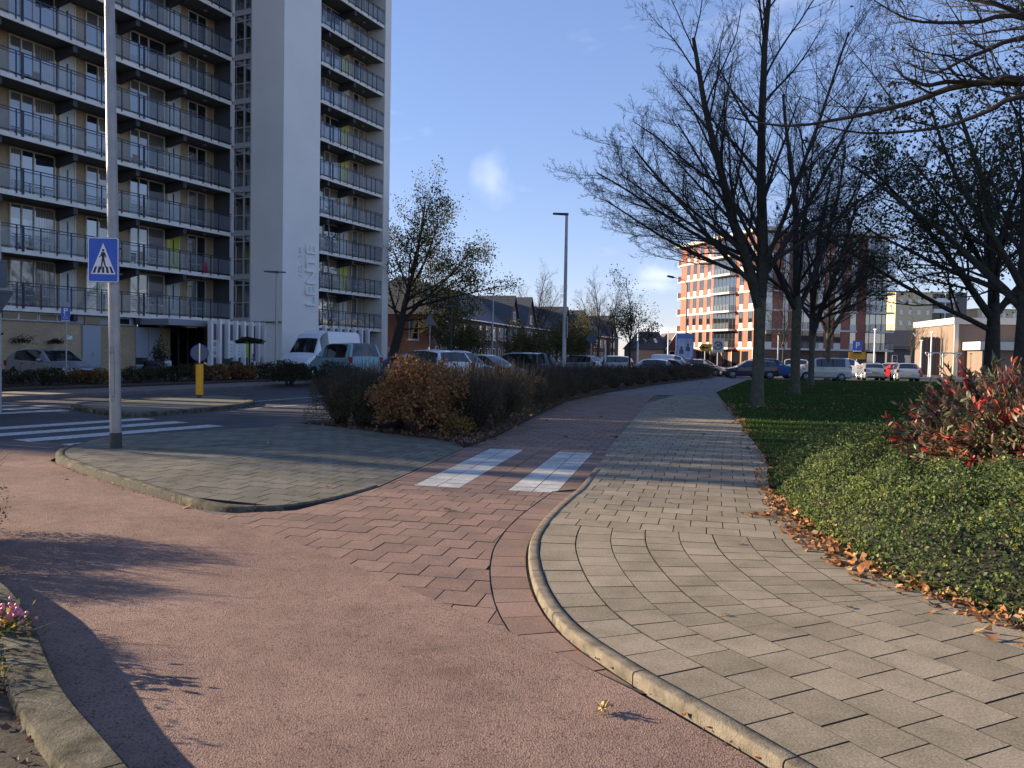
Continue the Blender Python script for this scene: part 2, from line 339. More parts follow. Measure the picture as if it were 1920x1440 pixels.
# cross road and car park at the far end
sheet('parking_area',[(16.0,69.5),(24,78),(20,86),(14,110),(70,128),(150,120),(150,60),(60,67.5),(40,68.2),(30,67.2),(20,64)],ZA-.012,M['asph'])
sheet('parking_lot',[(-15.2+.0,24.4),(-10.6,36),(-6,48),(0,60),(8,73),(20,86),(14,112),(-8,76),(-24,36),(-30,24)],-.03,mat('lot_paving',(.14,.125,.115),.9,var=.25,vscale=.6,bump=.3,bscale=30))
# --- far part of the path, plain asphalt
sheet('path',[(3.9,35.2),(6.2,35.3),(9.1,35.9),(9.6,38.5),(12.2,46),(17.6,61.5),(21,65.5),(17.5,69.3),(16.5,67.5),(8.7,48.4),(4.2,36.4)],ZA+.004,M['pathg'])

# --- footpath: real tiles
foot=[tuple(p) for p in KRr]+[tuple(p) for p in reversed(RE) if p[1]<36.2]
foot=[(p[0]+.0,p[1]) for p in foot]
mb=MB()
base=[(p[0],p[1]) for p in foot]
sheet('footpath_bed',base,-.064,M['joint'])
# kerb-following courses in the near part
S0=resample(KR,.302); SN=normals(S0)
quads=[]
YC=7.75
for j in range(0,12):
    off0=.088+j*.300; off1=off0+.300
    if j%2: A=resample(KR,.151); 
    for i in range(len(S0)-1):
        if j%2:
            P0=(S0[i]+S0[max(i-1,0)])/2; P1=(S0[i]+S0[i+1])/2; n0=SN[max(i-1,0)]+SN[i]; n1=SN[i]+SN[i+1]; n0/=np.linalg.norm(n0); n1/=np.linalg.norm(n1)
        else: P0,P1,n0,n1=S0[i],S0[i+1],SN[i],SN[i+1]
        quads.append(([P0+n0*off0,P1+n1*off0,P1+n1*off1,P0+n0*off1],0))
fr=math.radians(13.5); fd=np.array([math.sin(fr),math.cos(fr)]); fx=np.array([fd[1],-fd[0]])
O=np.array([.33,YC])
def half(poly, a, d, keep_left):
    """half-plane clip: big window"""
    d=np.array(d); n=np.array([-d[1],d[0]])*(1 if keep_left else -1); a=np.array(a)
    wv=[a-d*90,a+d*90,a+d*90+n*90,a-d*90+n*90]
    if parea(wv)<0: wv=wv[::-1]
    return clip(poly,wv)
near=half(foot,O,fx,False); far=half(foot,O,fx,True)
if parea(near)<0: near=near[::-1]
if parea(far)<0: far=far[::-1]
lay(mb,near,quads,zfoot)
quads=[]
for r in range(0,98):
    for c in range(-6,20):
        sx=(c+(.5 if r%2 else 0))*.300; sy=r*.300; p=O+fx*sx+fd*sy
        drift=(r*.3)**2*.0022
        p=p+fx*drift
        quads.append(([p,p+fx*.3,p+fx*.3+fd*.3,p+fd*.3],0))
lay(mb,far,quads,zfoot)
mb.build('footpath',[M['tile'],M['joint']],kind='structure')

# --- cycle path: red tiles with the painted crossing
CL=[(-2.98,8.14),(-2.75,8.2),(-2.2,8.42),(-1.88,9.15),(-1.58,10.0),(-.82,14.24),(-.3,16.22),(.57,21.35),(1.98,29.2),(4.0,35.8)]
CN=[(.62,4.0),(.32,4.42),(0,4.84),(-.36,5.26),(-1.0,6.03),(-1.56,6.71),(-2.3,7.48)]
KL=[tuple(p) for p in KRr if 3.95<p[1]<35.5]
cyc=KL+[(6.2,35.5)]+CL[::-1]+CN[::-1]
sheet('cycle_path_bed',cyc,ZA-.011,M['joint'])
strip=[tuple(p) for p in KRr if 3.95<p[1]<9.9]+[tuple(p-n*.30) for p,n in reversed([(p,n) for p,n in zip(KRr,KN) if 3.95<p[1]<9.9])]
inner=[tuple(p-n*.305) for p,n in zip(KRr,KN) if 3.95<p[1]<9.9]+[tuple(p) for p in KRr if 10.0<p[1]<35.5]+[(6.2,35.5)]+CL[::-1]+CN[::-1]
mb=MB(); quads=[]
for i in range(len(S0)-1):
    quads.append(([S0[i]-SN[i]*.02,S0[i+1]-SN[i+1]*.02,S0[i+1]-SN[i+1]*.3,S0[i]-SN[i]*.3],0))
def ccw(p): return p if parea(p)>0 else p[::-1]
# clip the gutter course against the asphalt edge
strip=half(strip,(.32,4.42),(-.6,.7),False) or strip
lay(mb,ccw(strip),quads,lambda x,y:ZA-.004+.002,jm=2)
az=math.radians(11.6); zd=np.array([math.sin(az),math.cos(az)]); zx=np.array([zd[1],-zd[0]]); O2=np.array([-.62,10.02])
quads=[]
for r in range(-22,90):
    for c in range(-12,20):
        zeb=(0<=r<14); sx=(c+(.5 if (r%2 and not zeb) else 0))*.300; p=O2+zx*sx+zd*(r*.3)
        if r>=14: p=p+zx*((r-14)*.3)**2*.0035
        if r<0: p=p+zd*(-.035*(c*.3)**1 if r<-4 else 0)
        quads.append(([p,p+zx*.3,p+zx*.3+zd*.3,p+zd*.3], 1 if (zeb and c in (-2,-1,2,3)) else 0))
def zc(x,y): return ZA+.001
lay(mb,ccw(inner),quads,zc,jm=2)
mb.build('cycle_path',[M['redtile'],M['whitetile'],M['joint']],kind='structure')

# --- kerb of the footpath
def kerb_run(mb, P, prof, seg=.9, gapn=1, m=0, zf=None):
    P=resample(P,.1); Nn=normals(P); k=int(seg/.1); i=0
    while i<len(P)-1:
        j=min(i+k,len(P)-1)
        pts=[]
        for q in range(i,j+1):
            p=P[q].copy()
            if q==i: p=p+(P[min(q+1,len(P)-1)]-p)*.05
            if q==j: p=p+(P[q-1]-p)*.05
            pts.append(((p[0],p[1],zf(p[0],p[1]) if zf else 0),Nn[q]))
        mb.sweep(pts,prof,m); i=j
kerbprof=[(0.0,-.09),(0.0,-.010),(.006,.001),(.014,.005),(.05,.006),(.080,.005),(.086,.0),(.087,-.05)]
mb=MB(); kerb_run(mb,[p for p in KR if p[1]<11.6],kerbprof,1.0,gapn=1,zf=lambda x,y:.0)
kerb_run(mb,[p for p in KR if 11.5<p[1]<16.5],[(0,-.09),(0,-.03),(.02,-.018),(.11,-.006),(.114,-.05)],1.0)
kerb_run(mb,[p for p in KR if 16.4<p[1]],[(-.09,-.004),(-.02,-.015),(.04,-.02),(.10,.004),(.114,-.03)],1.0,zf=lambda x,y:zfoot(x,y)+.0)
mb.build('kerb',M['kerb'],kind='structure',smooth=True,sharp=40)

# --- paved island with the sign pole
IK=catmull([(-6.95,12.95),(-6.78,12.25),(-6.45,11.62),(-5.9,11.0),(-5.18,10.25),(-4.3,9.4),(-3.6,8.78),(-3.1,8.43),(-2.72,8.35),(-2.35,8.5),(-2.05,8.88),(-1.82,9.35),(-1.6,10.0)],.08)
def edgedist(x,y):   # distance west of the flush east edge
    a=np.array([-1.6,10.0]); b=np.array([-.82,14.24]); d=(b-a)/np.linalg.norm(b-a); return -((x-a[0])*d[1]-(y-a[1])*d[0])
def zisl(x,y): t=max(0,min(1,edgedist(x,y)/2.6)); return ZA+.006+(.085)*t
isl=[tuple(p) for p in IK]+[(-.82,14.24),(-.96,15.0),(-1.8,15.65),(-2.7,16.15),(-4.0,17.2),(-4.9,17.7),(-4.85,16.65),(-6.13,15.3),(-7.0,14.2)]
isl=ccw(isl)
sheet('island_bed',isl,ZA-.002,M['joint'])
mb=MB(); quads=[]; ia=math.radians(14); idd=np.array([math.sin(ia),math.cos(ia)]); ix=np.array([idd[1],-idd[0]])
for r in range(-10,34):
    for c in range(-22,12):
        p=np.array([-4.,12.])+ix*((c+(.5 if r%2 else 0))*.3)+idd*(r*.3)
        quads.append(([p,p+ix*.3,p+ix*.3+idd*.3,p+idd*.3],0))
lay(mb,isl,quads,zisl,gap=.0042,bev=.002,drop=.12)
mb.build('traffic_island_paving',[M['tilei'],M['joint']],kind='structure')
mb=MB(); ikp=[(0,-.16),(0,-.02),(.012,.0),(.04,.010),(.09,.008),(.105,-.002),(.106,-.02)]
IKs=IK[::-1]
kerb_run(mb,IKs,ikp,1.0,zf=lambda x,y:zisl(x,y)+.003)
kerb_run(mb,[(-6.95,12.95),(-7.0,14.2),(-6.13,15.3),(-4.85,16.65)],[(-.05,-.03),(-.05,.004),(.05,.004),(.05,-.03)],1.0,zf=lambda x,y:ZA+.005)
mb.build('kerb',M['kerbm'],kind='structure',smooth=True,sharp=40)

# --- zebra on the road, edge lines
mb=MB(); za=math.radians(31); zdd=np.array([math.sin(za),math.cos(za)]); zxx=np.array([zdd[1],-zdd[0]])
for k in (0,1,2,3,6,7,8):
    e=np.array([-5.35,17.0])+np.array([-1.03,.70])*k; a=e-zdd*4.1
    if k==0: a=a+zdd*.2
    q=[a-zxx*.26,a+zxx*.26,e+zxx*.26,e-zxx*.26]
    mb.add([(p[0],p[1],ZA-.003) for p in q],[(0,1,2,3)])
def line(P,w2=.06):
    P=resample(P,1.0); Nn=normals(P); b=len(mb.v)
    for p,n in zip(P,Nn): mb.v += [(p[0]-n[0]*w2,p[1]-n[1]*w2,ZA-.003),(p[0]+n[0]*w2,p[1]+n[1]*w2,ZA-.003)]
    for i in range(len(P)-1): mb.f.append((b+2*i,b+2*i+1,b+2*i+3,b+2*i+2)); mb.m.append(0)
line([(-7.5,22.5),(-6.1,25.6),(-4,31),(0,41),(4,52)]); line([(-8.5,25.2),(-7.4,28.4),(-5.6,33),(-1.8,43),(2,54)])
for k in range(3): 
    a=np.array([-13.2,22.4])+np.array([-1.5,-1.3])*k; mb.add([(a[0],a[1],ZA-.003),(a[0]+.45,a[1]-.1,ZA-.003),(a[0]+.7,a[1]+.5,ZA-.003),(a[0]+.25,a[1]+.6,ZA-.003)],[(0,1,2,3)])
mb.add([(-9.0,12.62,ZA+.008),(-8.3,12.75,ZA+.008),(-8.3,12.98,ZA+.008),(-9.0,12.9,ZA+.008)],[(0,1,2,3)])
mb.build('road_marking',M['paintw'],kind='structure')

# --- median island
ME=catmull([(-11.9,22.6),(-11.5,21.6),(-10.4,20.5),(-9.4,19.75),(-8.85,19.6),(-8.3,20.8),(-7.8,22.7),(-7.75,24.4),(-8.5,26.2),(-9.5,27.6),(-10.2,27.4),(-11.2,24.8),(-11.9,22.6)],.3)
mb=MB(); mb.prism([tuple(p) for p in ME][:-1],ZA-.02,ZA+.09); mb.build('median_island',M['tilei'],kind='structure')
mb=MB(); kerb_run(mb,ME,[(.10,-.13),(.09,.0),(.06,.02),(-.02,.025),(-.10,.02),(-.11,-.02)],1.2,zf=lambda x,y:ZA+.085)
mb.build('kerb',M['kerbm'],kind='structure',smooth=True,sharp=40)

# --- pavement strip on the far side of the road with its kerb
mb=MB(); FP=catmull(ROADf[1:],1.0); Fn=normals(FP)
mb.sweep([((p[0],p[1],ZA),n) for p,n in zip(FP,Fn)],[(.0,-.02),(.0,.10),(-.03,.12),(-.15,.12),(-2.3,.12),(-2.3,-.02)])
mb.build('far_pavement',mat('far_paving',(.17,.14,.125),.9,var=.2,vscale=3,bump=.3,bscale=40),kind='structure')

# --- planted bed between road and cycle path, lawn, planting ground
BED=[(-.84,14.32),(-.98,15.05),(-1.85,15.7),(-2.75,16.2),(-4.03,17.26),(-4.78,17.78)]+[(p[0]+.1,p[1]) for p in ROADn[1:-1]]+[(16.4,67.6),(8.6,48.4),(4.1,36.4),(1.88,29.2),(.5,21.35),(-.36,16.22)]
mb=MB(); mb.prism(BED,-.06,.015); mb.build('planting_bed',M['litterg'],kind='structure')
LAWN=[tuple(p) for p in RE if p[1]>6.3]+[(9.6,38.5),(12.2,46),(17.6,61.5),(20.5,64.6),(30,66.8),(40,67.8),(60,67),(70,40),(60,3),(5,3),(3.4,4)]
mb=MB(); mb.prism(LAWN,-.06,-.004); mb.build('grass',M['grass'],kind='structure')
mb=MB(); mb.prism([(-.27,1.5),(-1.0,2.38),(-1.56,3.02),(-2.04,3.54),(-2.68,4.39),(-3.33,5.2),(-4.7,6.4),(-7.2,7.9),(-12,10),(-30,14),(-30,-6),(-3,-6)],-.06,.045); mb.build('planting_bed',M['soil'],kind='structure')
mb=MB(); kerb_run(mb,catmull([(-.2,1.55),(-.92,2.42),(-1.48,3.05),(-1.95,3.57),(-2.58,4.41),(-3.25,5.2),(-4.6,6.3),(-7,7.7),(-11,9.7)],.2),[(0,-.06),(.0,.085),(-.02,.105),(-.15,.11),(-.19,.10),(-.20,.0)],.95,zf=lambda x,y:ZA+.05)
mb.build('kerb',M['kerbm'],kind='structure',smooth=True,sharp=40)
# ================================================================= APARTMENT BUILDING (left)
M['ybrick']=brick('yellow_brick',(.52,.37,.19),(.42,.29,.14),(.36,.30,.22))
M['render']=mat('white_render',(.80,.76,.69),.6,var=.05,vscale=.25,bump=.1,bscale=8)
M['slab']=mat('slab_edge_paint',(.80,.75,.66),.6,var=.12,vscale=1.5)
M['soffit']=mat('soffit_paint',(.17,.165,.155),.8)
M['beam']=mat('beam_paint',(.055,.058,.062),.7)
M['frame']=mat('cream_frame',(.72,.66,.55),.55)
M['doorg']=mat('door_grey',(.60,.62,.57),.5); M['doory']=mat('door_lime',(.55,.60,.04),.5); M['dooro']=mat('panel_ochre',(.42,.24,.07),.6)
M['rail']=mat('railing_steel',(.045,.055,.08),.4,.5)
M['curtain']=mat('curtain',(.35,.33,.29),.9,var=.2,vscale=4)
def railglass():
    m=bpy.data.materials.new('railing_glass'); m.use_nodes=True; t=m.node_tree; b=t.nodes['Principled BSDF']
    b.inputs['Base Color'].default_value=(.42,.46,.50,1); b.inputs['Roughness'].default_value=.02; b.inputs['IOR'].default_value=1.9
    tr=t.nodes.new('ShaderNodeBsdfTransparent'); tr.inputs['Color'].default_value=(.90,.92,.93,1); ms=t.nodes.new('ShaderNodeMixShader'); ms.inputs[0].default_value=.15
    o=t.nodes['Material Output']; t.links.new(tr.outputs[0],ms.inputs[1]); t.links.new(b.outputs[0],ms.inputs[2]); t.links.new(ms.outputs[0],o.inputs[0]); return m
M['rglass']=railglass()
BU=Vector((.41559,.90955,0)); BN=Vector((.90955,-.41559,0)); BO=BN*-38.0
# the building's own axes: x along the facade (away from the camera), y inwards, z up; origin at s=0 on the slab fronts
bld=empty('apartment_building',(BO.x,BO.y,0),math.atan2(BU.y,BU.x),label='tall grey balcony block of flats with white stair tower lettered LENTE',cat='apartment building')
# local (s, t) : t = distance outwards -> local y = -t  (x axis BU, y axis = BU rotated +90deg = inwards)
FH=2.73; NF=12
def zs(k): return 3.24+FH*k      # underside of slab k ; top = +.24
def lb(mb,s0,s1,t0,t1,z0,z1,m=0): return mb.box(s0,s1,-t1,-t0,z0,z1,m)
S_END=57.0; S_BEG=16.6; TOP=zs(NF)+.9
# body
mb=MB(); lb(mb,S_BEG,40.05,-11.5,-1.62,3.3,TOP-.9); lb(mb,40.05,S_END,-11.5,-1.62,3.3,TOP-.9); mb.build('wall',M['ybrick'],bld)
mb=MB(); lb(mb,S_BEG,35.6,-11.5,-.4,-.05,2.78); mb.build('ground_floor_wall',M['ybrick'],bld)
mb=MB(); lb(mb,S_BEG,S_END+.85,-12,.0,TOP-.9,TOP); mb.build('roof',M['slab'],bld)
mb=MB(); lb(mb,S_END,S_END+.85,-12,.12,-.05,TOP+.2); mb.build('end_wall',M['render'],bld)
mb=MB(); lb(mb,S_BEG-.5,S_BEG,-12,.12,-.05,TOP+.2); mb.build('end_wall',M['render'],bld)
mb=MB(); lb(mb,43.6,S_END,-11.5,-1.0,-.05,3.24); mb.build('ground_floor_wall',mat('plinth_dark',(.10,.10,.11),.7),bld)
# stair tower
mb=MB(); lb(mb,40.08,43.62,1.55,4.09,-.05,TOP+3); lb(mb,40.3,43.6,-4,1.55,-.05,TOP+3)
mb.build('stair_tower',M['render'],bld)
# glazed stairwell between the gallery and the tower
mb=MB(); mg=MB()
for k in range(-1,NF):
    z=zs(k) if k>=0 else .2
    zt=zs(k+1); z0=z+(.02 if k>=0 else 0)
    mb.box(40.06,40.22,-1.55,.02,z0,z0+.34 if k>=0 else z0+.1)
    for h in (1.25,2.35): mb.box(40.10,40.17,-1.5,-.0,z0+h,z0+h+.06)
    for t in (.0,.95,1.5): mb.box(40.08,40.2,-t-.05,-t+.03,z0+.3,zt+.02)
    mg.box(40.145,40.155,-1.5,0,z0+.34,zt,0)
sw=mb.build('stairwell_frame',mat('stair_frame',(.42,.41,.40),.5,.2),bld); mg.build('glass',M['glass'],sw)
mb=MB(); mb.box(40.2,40.28,-1.55,3,.0,TOP); mb.build('stairwell_wall',mat('stairwell_inside',(.08,.085,.09),.8),bld)
mb=MB()
for k in range(NF): mb.box(40.02,40.10,-.18,.10,zs(k)+.24,zs(k+1)+.01)
mb.build('corner_post',M['render'],bld)
# galleries: slab, beams
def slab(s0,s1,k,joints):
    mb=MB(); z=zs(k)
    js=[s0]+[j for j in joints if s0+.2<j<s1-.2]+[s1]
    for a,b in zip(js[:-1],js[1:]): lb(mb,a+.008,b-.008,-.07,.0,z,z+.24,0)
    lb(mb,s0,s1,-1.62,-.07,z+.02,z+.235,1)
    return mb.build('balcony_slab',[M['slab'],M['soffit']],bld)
JL=[18.1,21.75,25.25,29.2,33.05,36.4,40.0]; JR=[46.6,50.2,53.35,57.0]
for k in range(NF):
    slab(S_BEG,40.05,k,JL); slab(43.62,S_END,k,JR)
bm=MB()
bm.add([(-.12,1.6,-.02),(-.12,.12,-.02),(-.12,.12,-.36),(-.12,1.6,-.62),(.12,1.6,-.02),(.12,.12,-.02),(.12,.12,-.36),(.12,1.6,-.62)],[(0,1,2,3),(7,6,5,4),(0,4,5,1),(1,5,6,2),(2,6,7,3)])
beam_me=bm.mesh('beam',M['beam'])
# one flat: window (three panes), door, brick pier, window (two panes)
def winmesh(ws,h,fr=.055,sill=.0):
    mb=MB(); mg=MB(); W=sum(ws); x=0
    mb.box(-.0,W,-.05,.05,0,fr); mb.box(0,W,-.05,.05,h-fr,h); mb.box(0,fr,-.05,.05,fr,h-fr)
    for i,a in enumerate(ws):
        x+=a; mb.box(x-fr,x+(0 if i==len(ws)-1 else .0),-.06,.05,fr,h-fr)
    mb.box(0,W,-.03,.03,.62,.66)
    vs=[]
    e0,e1,z0,z1=fr*.5,W-fr*.5,fr*.5,h-fr*.5
    for bx in ([(e0,e1,z0,z1,0)],[(e0,ws[0],z0,z1,1),(ws[0],e1,z0,z1,0)],[(e0,e1,z0,h*.62,0),(e0,e1,h*.62,z1,2)],[(e0,sum(ws[:-1]),z0,z1,0),(sum(ws[:-1]),e1,z0,z1,1)],[(e0,e1,z0,h*.45,3),(e0,e1,h*.45,z1,0)],[(e0,sum(ws[:-1]),z0,h*.7,0),(e0,sum(ws[:-1]),h*.7,z1,2),(sum(ws[:-1]),e1,z0,z1,1)]):
        mg=MB()
        for (a,b_,c,d_,mi_) in bx: mg.box(a,b_,.0,.015,c,d_,mi_)
        vs.append(mg.mesh('pane',[M['glass'],M['gcurt'],M['gblind'],M['gsill']]))
    return mb.mesh('window',M['frame']), vs
def gvar(name,c,wave=0):
    m=mat(name,c,.04,spec=.9,ior=1.9)
    if wave:
        t=m.node_tree; b=t.nodes['Principled BSDF']; tc_=t.nodes.new('ShaderNodeTexCoord'); wv=t.nodes.new('ShaderNodeTexWave'); wv.inputs['Scale'].default_value=wave; wv.inputs['Distortion'].default_value=1.5; wv.bands_direction='X'
        rp=t.nodes.new('ShaderNodeValToRGB'); rp.color_ramp.elements[0].color=(*[q*.45 for q in c],1); rp.color_ramp.elements[1].color=(*c,1); t.links.new(tc_.outputs['Object'],wv.inputs['Vector']); t.links.new(wv.outputs['Fac'],rp.inputs[0]); t.links.new(rp.outputs[0],b.inputs['Base Color'])
    return m
M['gcurt']=gvar('glass_before_curtain',(.34,.31,.26),2.2); M['gblind']=gvar('glass_before_blind',(.16,.15,.13)); M['gsill']=gvar('glass_before_clutter',(.10,.085,.065),5)
HW=2.42
w3,p3=winmesh([.65,.65,1.15],HW); w2,p2=winmesh([.77,.75],HW)
def doormesh(m):
    mb=MB(); mb.box(0,.82,-.03,.03,0,2.3,0); mb.box(.36,.46,-.036,0,.45,1.95,1); mb.box(-.06,0,-.06,.04,0,2.42,2); mb.box(.82,.90,-.06,.04,0,2.42,2); mb.box(0,.82,-.06,.04,2.3,2.42,2)
    return mb.mesh('door',[m,M['darkglass'],M['frame']])
hm=MB(); hm.tube([(.74,-.03,1.05),(.74,-.08,1.05),(.64,-.08,1.05)],.014,6); hand=hm.mesh('handle',M['chrome'])
doors=[doormesh(M['doorg']),doormesh(M['doory']),doormesh(M['dooro'])]
def railing(s0,s1,posts):
    mb=MB(); mg=MB(); z0=.24
    for (h,r) in ((1.13,.024),(1.0,.018),(.09,.018)): lb(mb,s0,s1,.0,.045,z0+h-r,z0+h+r)
    for p in posts: lb(mb,p-.022,p+.022,-.01,.05,z0-.1,z0+1.13)
    ps=sorted(posts)
    for a,b in zip(ps[:-1],ps[1:]):
        if b-a>.12: lb(mg,a+.03,b-.03,.018,.028,z0+.11,z0+.98)
    return mb.mesh('railing',M['rail']), mg.mesh('railing_glass',M['rglass'])
offs=[0,.9,1.77,2.55,3.35,4.32,4.97,5.58,6.72]
rl1=railing(0,7.05,[.02]+offs[1:]+[7.0])
def flat(s_door,k,dm,short=False):
    z=zs(k)+.24; e=[]
    for (me,pm,ds,isw3) in ((w3,p3,-2.73,True),(w2,p2,1.50,False)):
        o=link_mesh('window',me,bld,(s_door+ds,1.56,z)); link_mesh('pane',pm[(k*5+int(s_door)*3+(2 if isw3 else 0)+k*k)%6],o,(0,0,0))
    o=link_mesh('door',dm,bld,(s_door,1.56,z)); link_mesh('handle',hand,o,(0,0,0))
    if dm is doors[1]: o['label']='lime green flat door'
    # brick pier patch colours come from the wall behind
    lo=-2.75
    r=link_mesh('railing',rl1[0],bld,(s_door-2.95+(-4.0+3.85),0,zs(k))); link_mesh('glass',rl1[1],r,(0,0,0))
# recess windows in the wall need depth: the wall is one skin behind, so windows stand 6 cm proud of it
ld={(29.4,6):1,(36.45,1):1,(22.35,3):1,(53.5,1):1,(53.5,4):1,(53.5,5):1,(46.45,8):1,(53.5,7):1}
for k in range(NF):
    for s in (22.35,29.4,36.45):
        if k<8: flat(s,k,doors[ld.get((s,k),0)])
    for s in (53.5,46.45): 
        flat(s,k,doors[ld.get((s,k),0)])
    for j in JL[:-1]:
        if k<9: link_mesh('beam',beam_me,bld,(j,0,zs(k)+.02))
    for j in JR[:3]: link_mesh('beam',beam_me,bld,(j-.12,0,zs(k)+.02))
# red bag on a gallery, a small wall lamp on each ceiling
lm=MB(); lm.cyl(0,0,-.06,0,.12,12); lamp_me=lm.mesh('ceiling_lamp',mat('lamp_bowl',(.5,.5,.48),.4))
for k in range(1,NF):
    for s in (31.6,38.6,55.3):
        if s>50 or k<8: link_mesh('ceiling_lamp',lamp_me,bld,(s,.8,zs(k)+.02))
# ground floor: strip windows, metal doors, plaque
mb=MB(); lb(mb,S_BEG,33.2,-.42,-.33,2.78,3.24); mb.build('fascia',mat('grey_fascia',(.34,.34,.34),.6),bld)
mg0=MB(); mg0.box(0,.9,-.03,.02,.0,.30,1); mg0.box(-.05,.95,-.045,.02,-.04,0,0); mg0.box(-.05,.95,-.045,.02,.30,.34,0); mg0.box(-.05,0,-.045,.02,0,.3,0); mg0.box(.9,.95,-.045,.02,0,.3,0)
sm=mg0.mesh('window',[mat('white_frame',(.6,.6,.58),.5),M['darkglass']])
for s in (21.7,22.9,24.1,25.3,26.3,27.35,28.3,31.75): link_mesh('window',sm,bld,(s,.33,2.86))
for (s0,s1) in ((29.75,30.84),(33.1,34.8)):
    mb=MB(); lb(mb,s0,s1,-.42,-.30,.1,2.72,0); mid=(s0+s1)/2
    if s1-s0>1.3: lb(mb,mid-.01,mid+.01,-.3,-.294,.15,2.6,1)
    lb(mb,s0+.1,s1-.1,-.3,-.28,2.76,3.14,2)
    d=mb.build('metal_door',[mat('metal_door_paint',(.33,.36,.40),.5),M['dark'],M['darkglass']],bld)
    mb=MB(); lb(mb,mid+.05,mid+.08,-.3,-.24,1.1,1.3); mb.build('handle',M['chrome'],d)
mb=MB(); lb(mb,28.9,29.2,-.41,-.37,1.95,2.15); mb.build('plaque',M['white'],bld)
# canopy and entrance recess
mb=MB(); lb(mb,33.25,36.05,-.4,2.0,2.88,3.22); cp=mb.build('canopy',mat('canopy_grey',(.24,.25,.28),.55),bld)
mb=MB(); lb(mb,35.6,40.0,-2.5,-2.2,-.05,2.9,0); 
for s in np.arange(35.7,40.0,.72): lb(mb,s,s+.05,-2.2,-2.12,.1,2.88,1)
lb(mb,35.6,40,-2.2,-2.1,.1,.2,1)
mb.build('entrance_glazing',[M['darkglass'],mat('entrance_frame',(.25,.27,.26),.5)],bld)
mb=MB(); lb(mb,36.05,40.05,-2.2,2.55,3.05,3.22); mb.build('entrance_roof',M['slab'],bld)
# white fins
fin=MB(); fin.box(-.07,.07,-.30,.0,.0,3.28); fin_me=fin.mesh('screen_fin',mat('fin_white',(.84,.81,.78),.5))
FL=[35.62,36.28,36.93,37.6,38.25,38.9,39.5,40.0]
for s in FL: link_mesh('screen_fin',fin_me,bld,(s,-2.55,0))
for i in range(8): link_mesh('screen_fin',fin_me,bld,(45.2+i*.86,-2.55,0))
mb=MB(); lb(mb,35.6,40.05,2.50,2.54,.0,3.18,0); mb.build('screen_glazing',M['glass'],bld)
mb=MB(); lb(mb,43.63,51.3,2.50,2.54,.0,3.16,0); lb(mb,43.63,51.3,-1,2.5,3.0,3.2,1); mb.build('screen_glazing',[M['glass'],M['slab']],bld)
M['sgreen']=mat('sign_lime',(.45,.55,.05),.5); M['letter']=mat('lettering',(.10,.10,.11),.5); M['swhite']=mat('sign_pale',(.62,.66,.58),.5)
pan=[(35.69,36.21,M['swhite']),(37.0,37.53,M['white']),(37.67,38.18,M['white']),(38.32,38.83,M['sgreen']),(39.57,39.93,M['swhite'])]
sp_=[]
for i,(a,b,m) in enumerate(pan):
    mb=MB(); lb(mb,a,b,2.60,2.63,1.1,2.1); o=mb.build('sign_panel',m,bld); sp_.append(o)
    if i in (1,2,3):
        mb=MB()
        for r in range(4):
            for c in range(3): lb(mb,a+.07+c*.13,a+.07+c*.13+(.09 if c<2 else .05),2.63,2.636,1.25+r*.2,1.28+r*.2)
        mb.build('small_print',M['letter'],o)
def text_mesh(body,size,depth,m,name='lettering',spacing=1.0,align='CENTER',bold=0.0):
    cu=bpy.data.curves.new('t','FONT'); cu.body=body; cu.size=size; cu.extrude=depth; cu.align_x=align; cu.align_y='CENTER'; cu.space_character=spacing; cu.offset=bold
    to=bpy.data.objects.new('t',cu); col.objects.link(to); bpy.context.view_layer.update()
    me=bpy.data.meshes.new_from_object(to.evaluated_get(bpy.context.evaluated_depsgraph_get())); me.name=name; me.materials.clear(); me.materials.append(m)
    bpy.data.objects.remove(to); return me
def put_text(body,size,depth,m,parent,Mx,name='lettering',**k):
    me=text_mesh(body,size,depth,m,name,**k); o=link_mesh(name,me,parent); o.matrix_local=Mx; return o
# text lies in its local xy plane, z out of the surface. facade: x->s, y->z, z->outwards(-y)
FX=Matrix(((1,0,0,0),(0,0,-1,0),(0,1,0,0),(0,0,0,1)))
for body,z in (('80',1.85),('-',1.62),('46',1.38)):
    put_text(body,.34,.004,M['letter'],sp_[0],Matrix.Translation((35.95,-2.637,z))@FX,'number')
# LENTE up the tower front, with house numbers beside it : rotated +90deg so it reads upwards
UP=Matrix.Rotation(math.pi/2,4,'Z')
M['lwhite']=mat('letter_white',(.80,.80,.78),.4)
put_text('LENTE',1.40,.07,M['lwhite'],bld,Matrix.Translation((42.75,-4.14,6.38))@FX@UP,'lettering',spacing=1.0,bold=.0)
put_text('180 - 346',.50,.03,M['lwhite'],bld,Matrix.Translation((41.75,-4.12,7.20))@FX@UP,'lettering',spacing=1.0)
# tower base band and camera
mb=MB(); lb(mb,40.2,40.24,3.95,4.05,3.2,5.2); lb(mb,39.97,40.08,1.6,4.08,3.28,3.34); mb.build('drip_edge',M['dark'],bld)
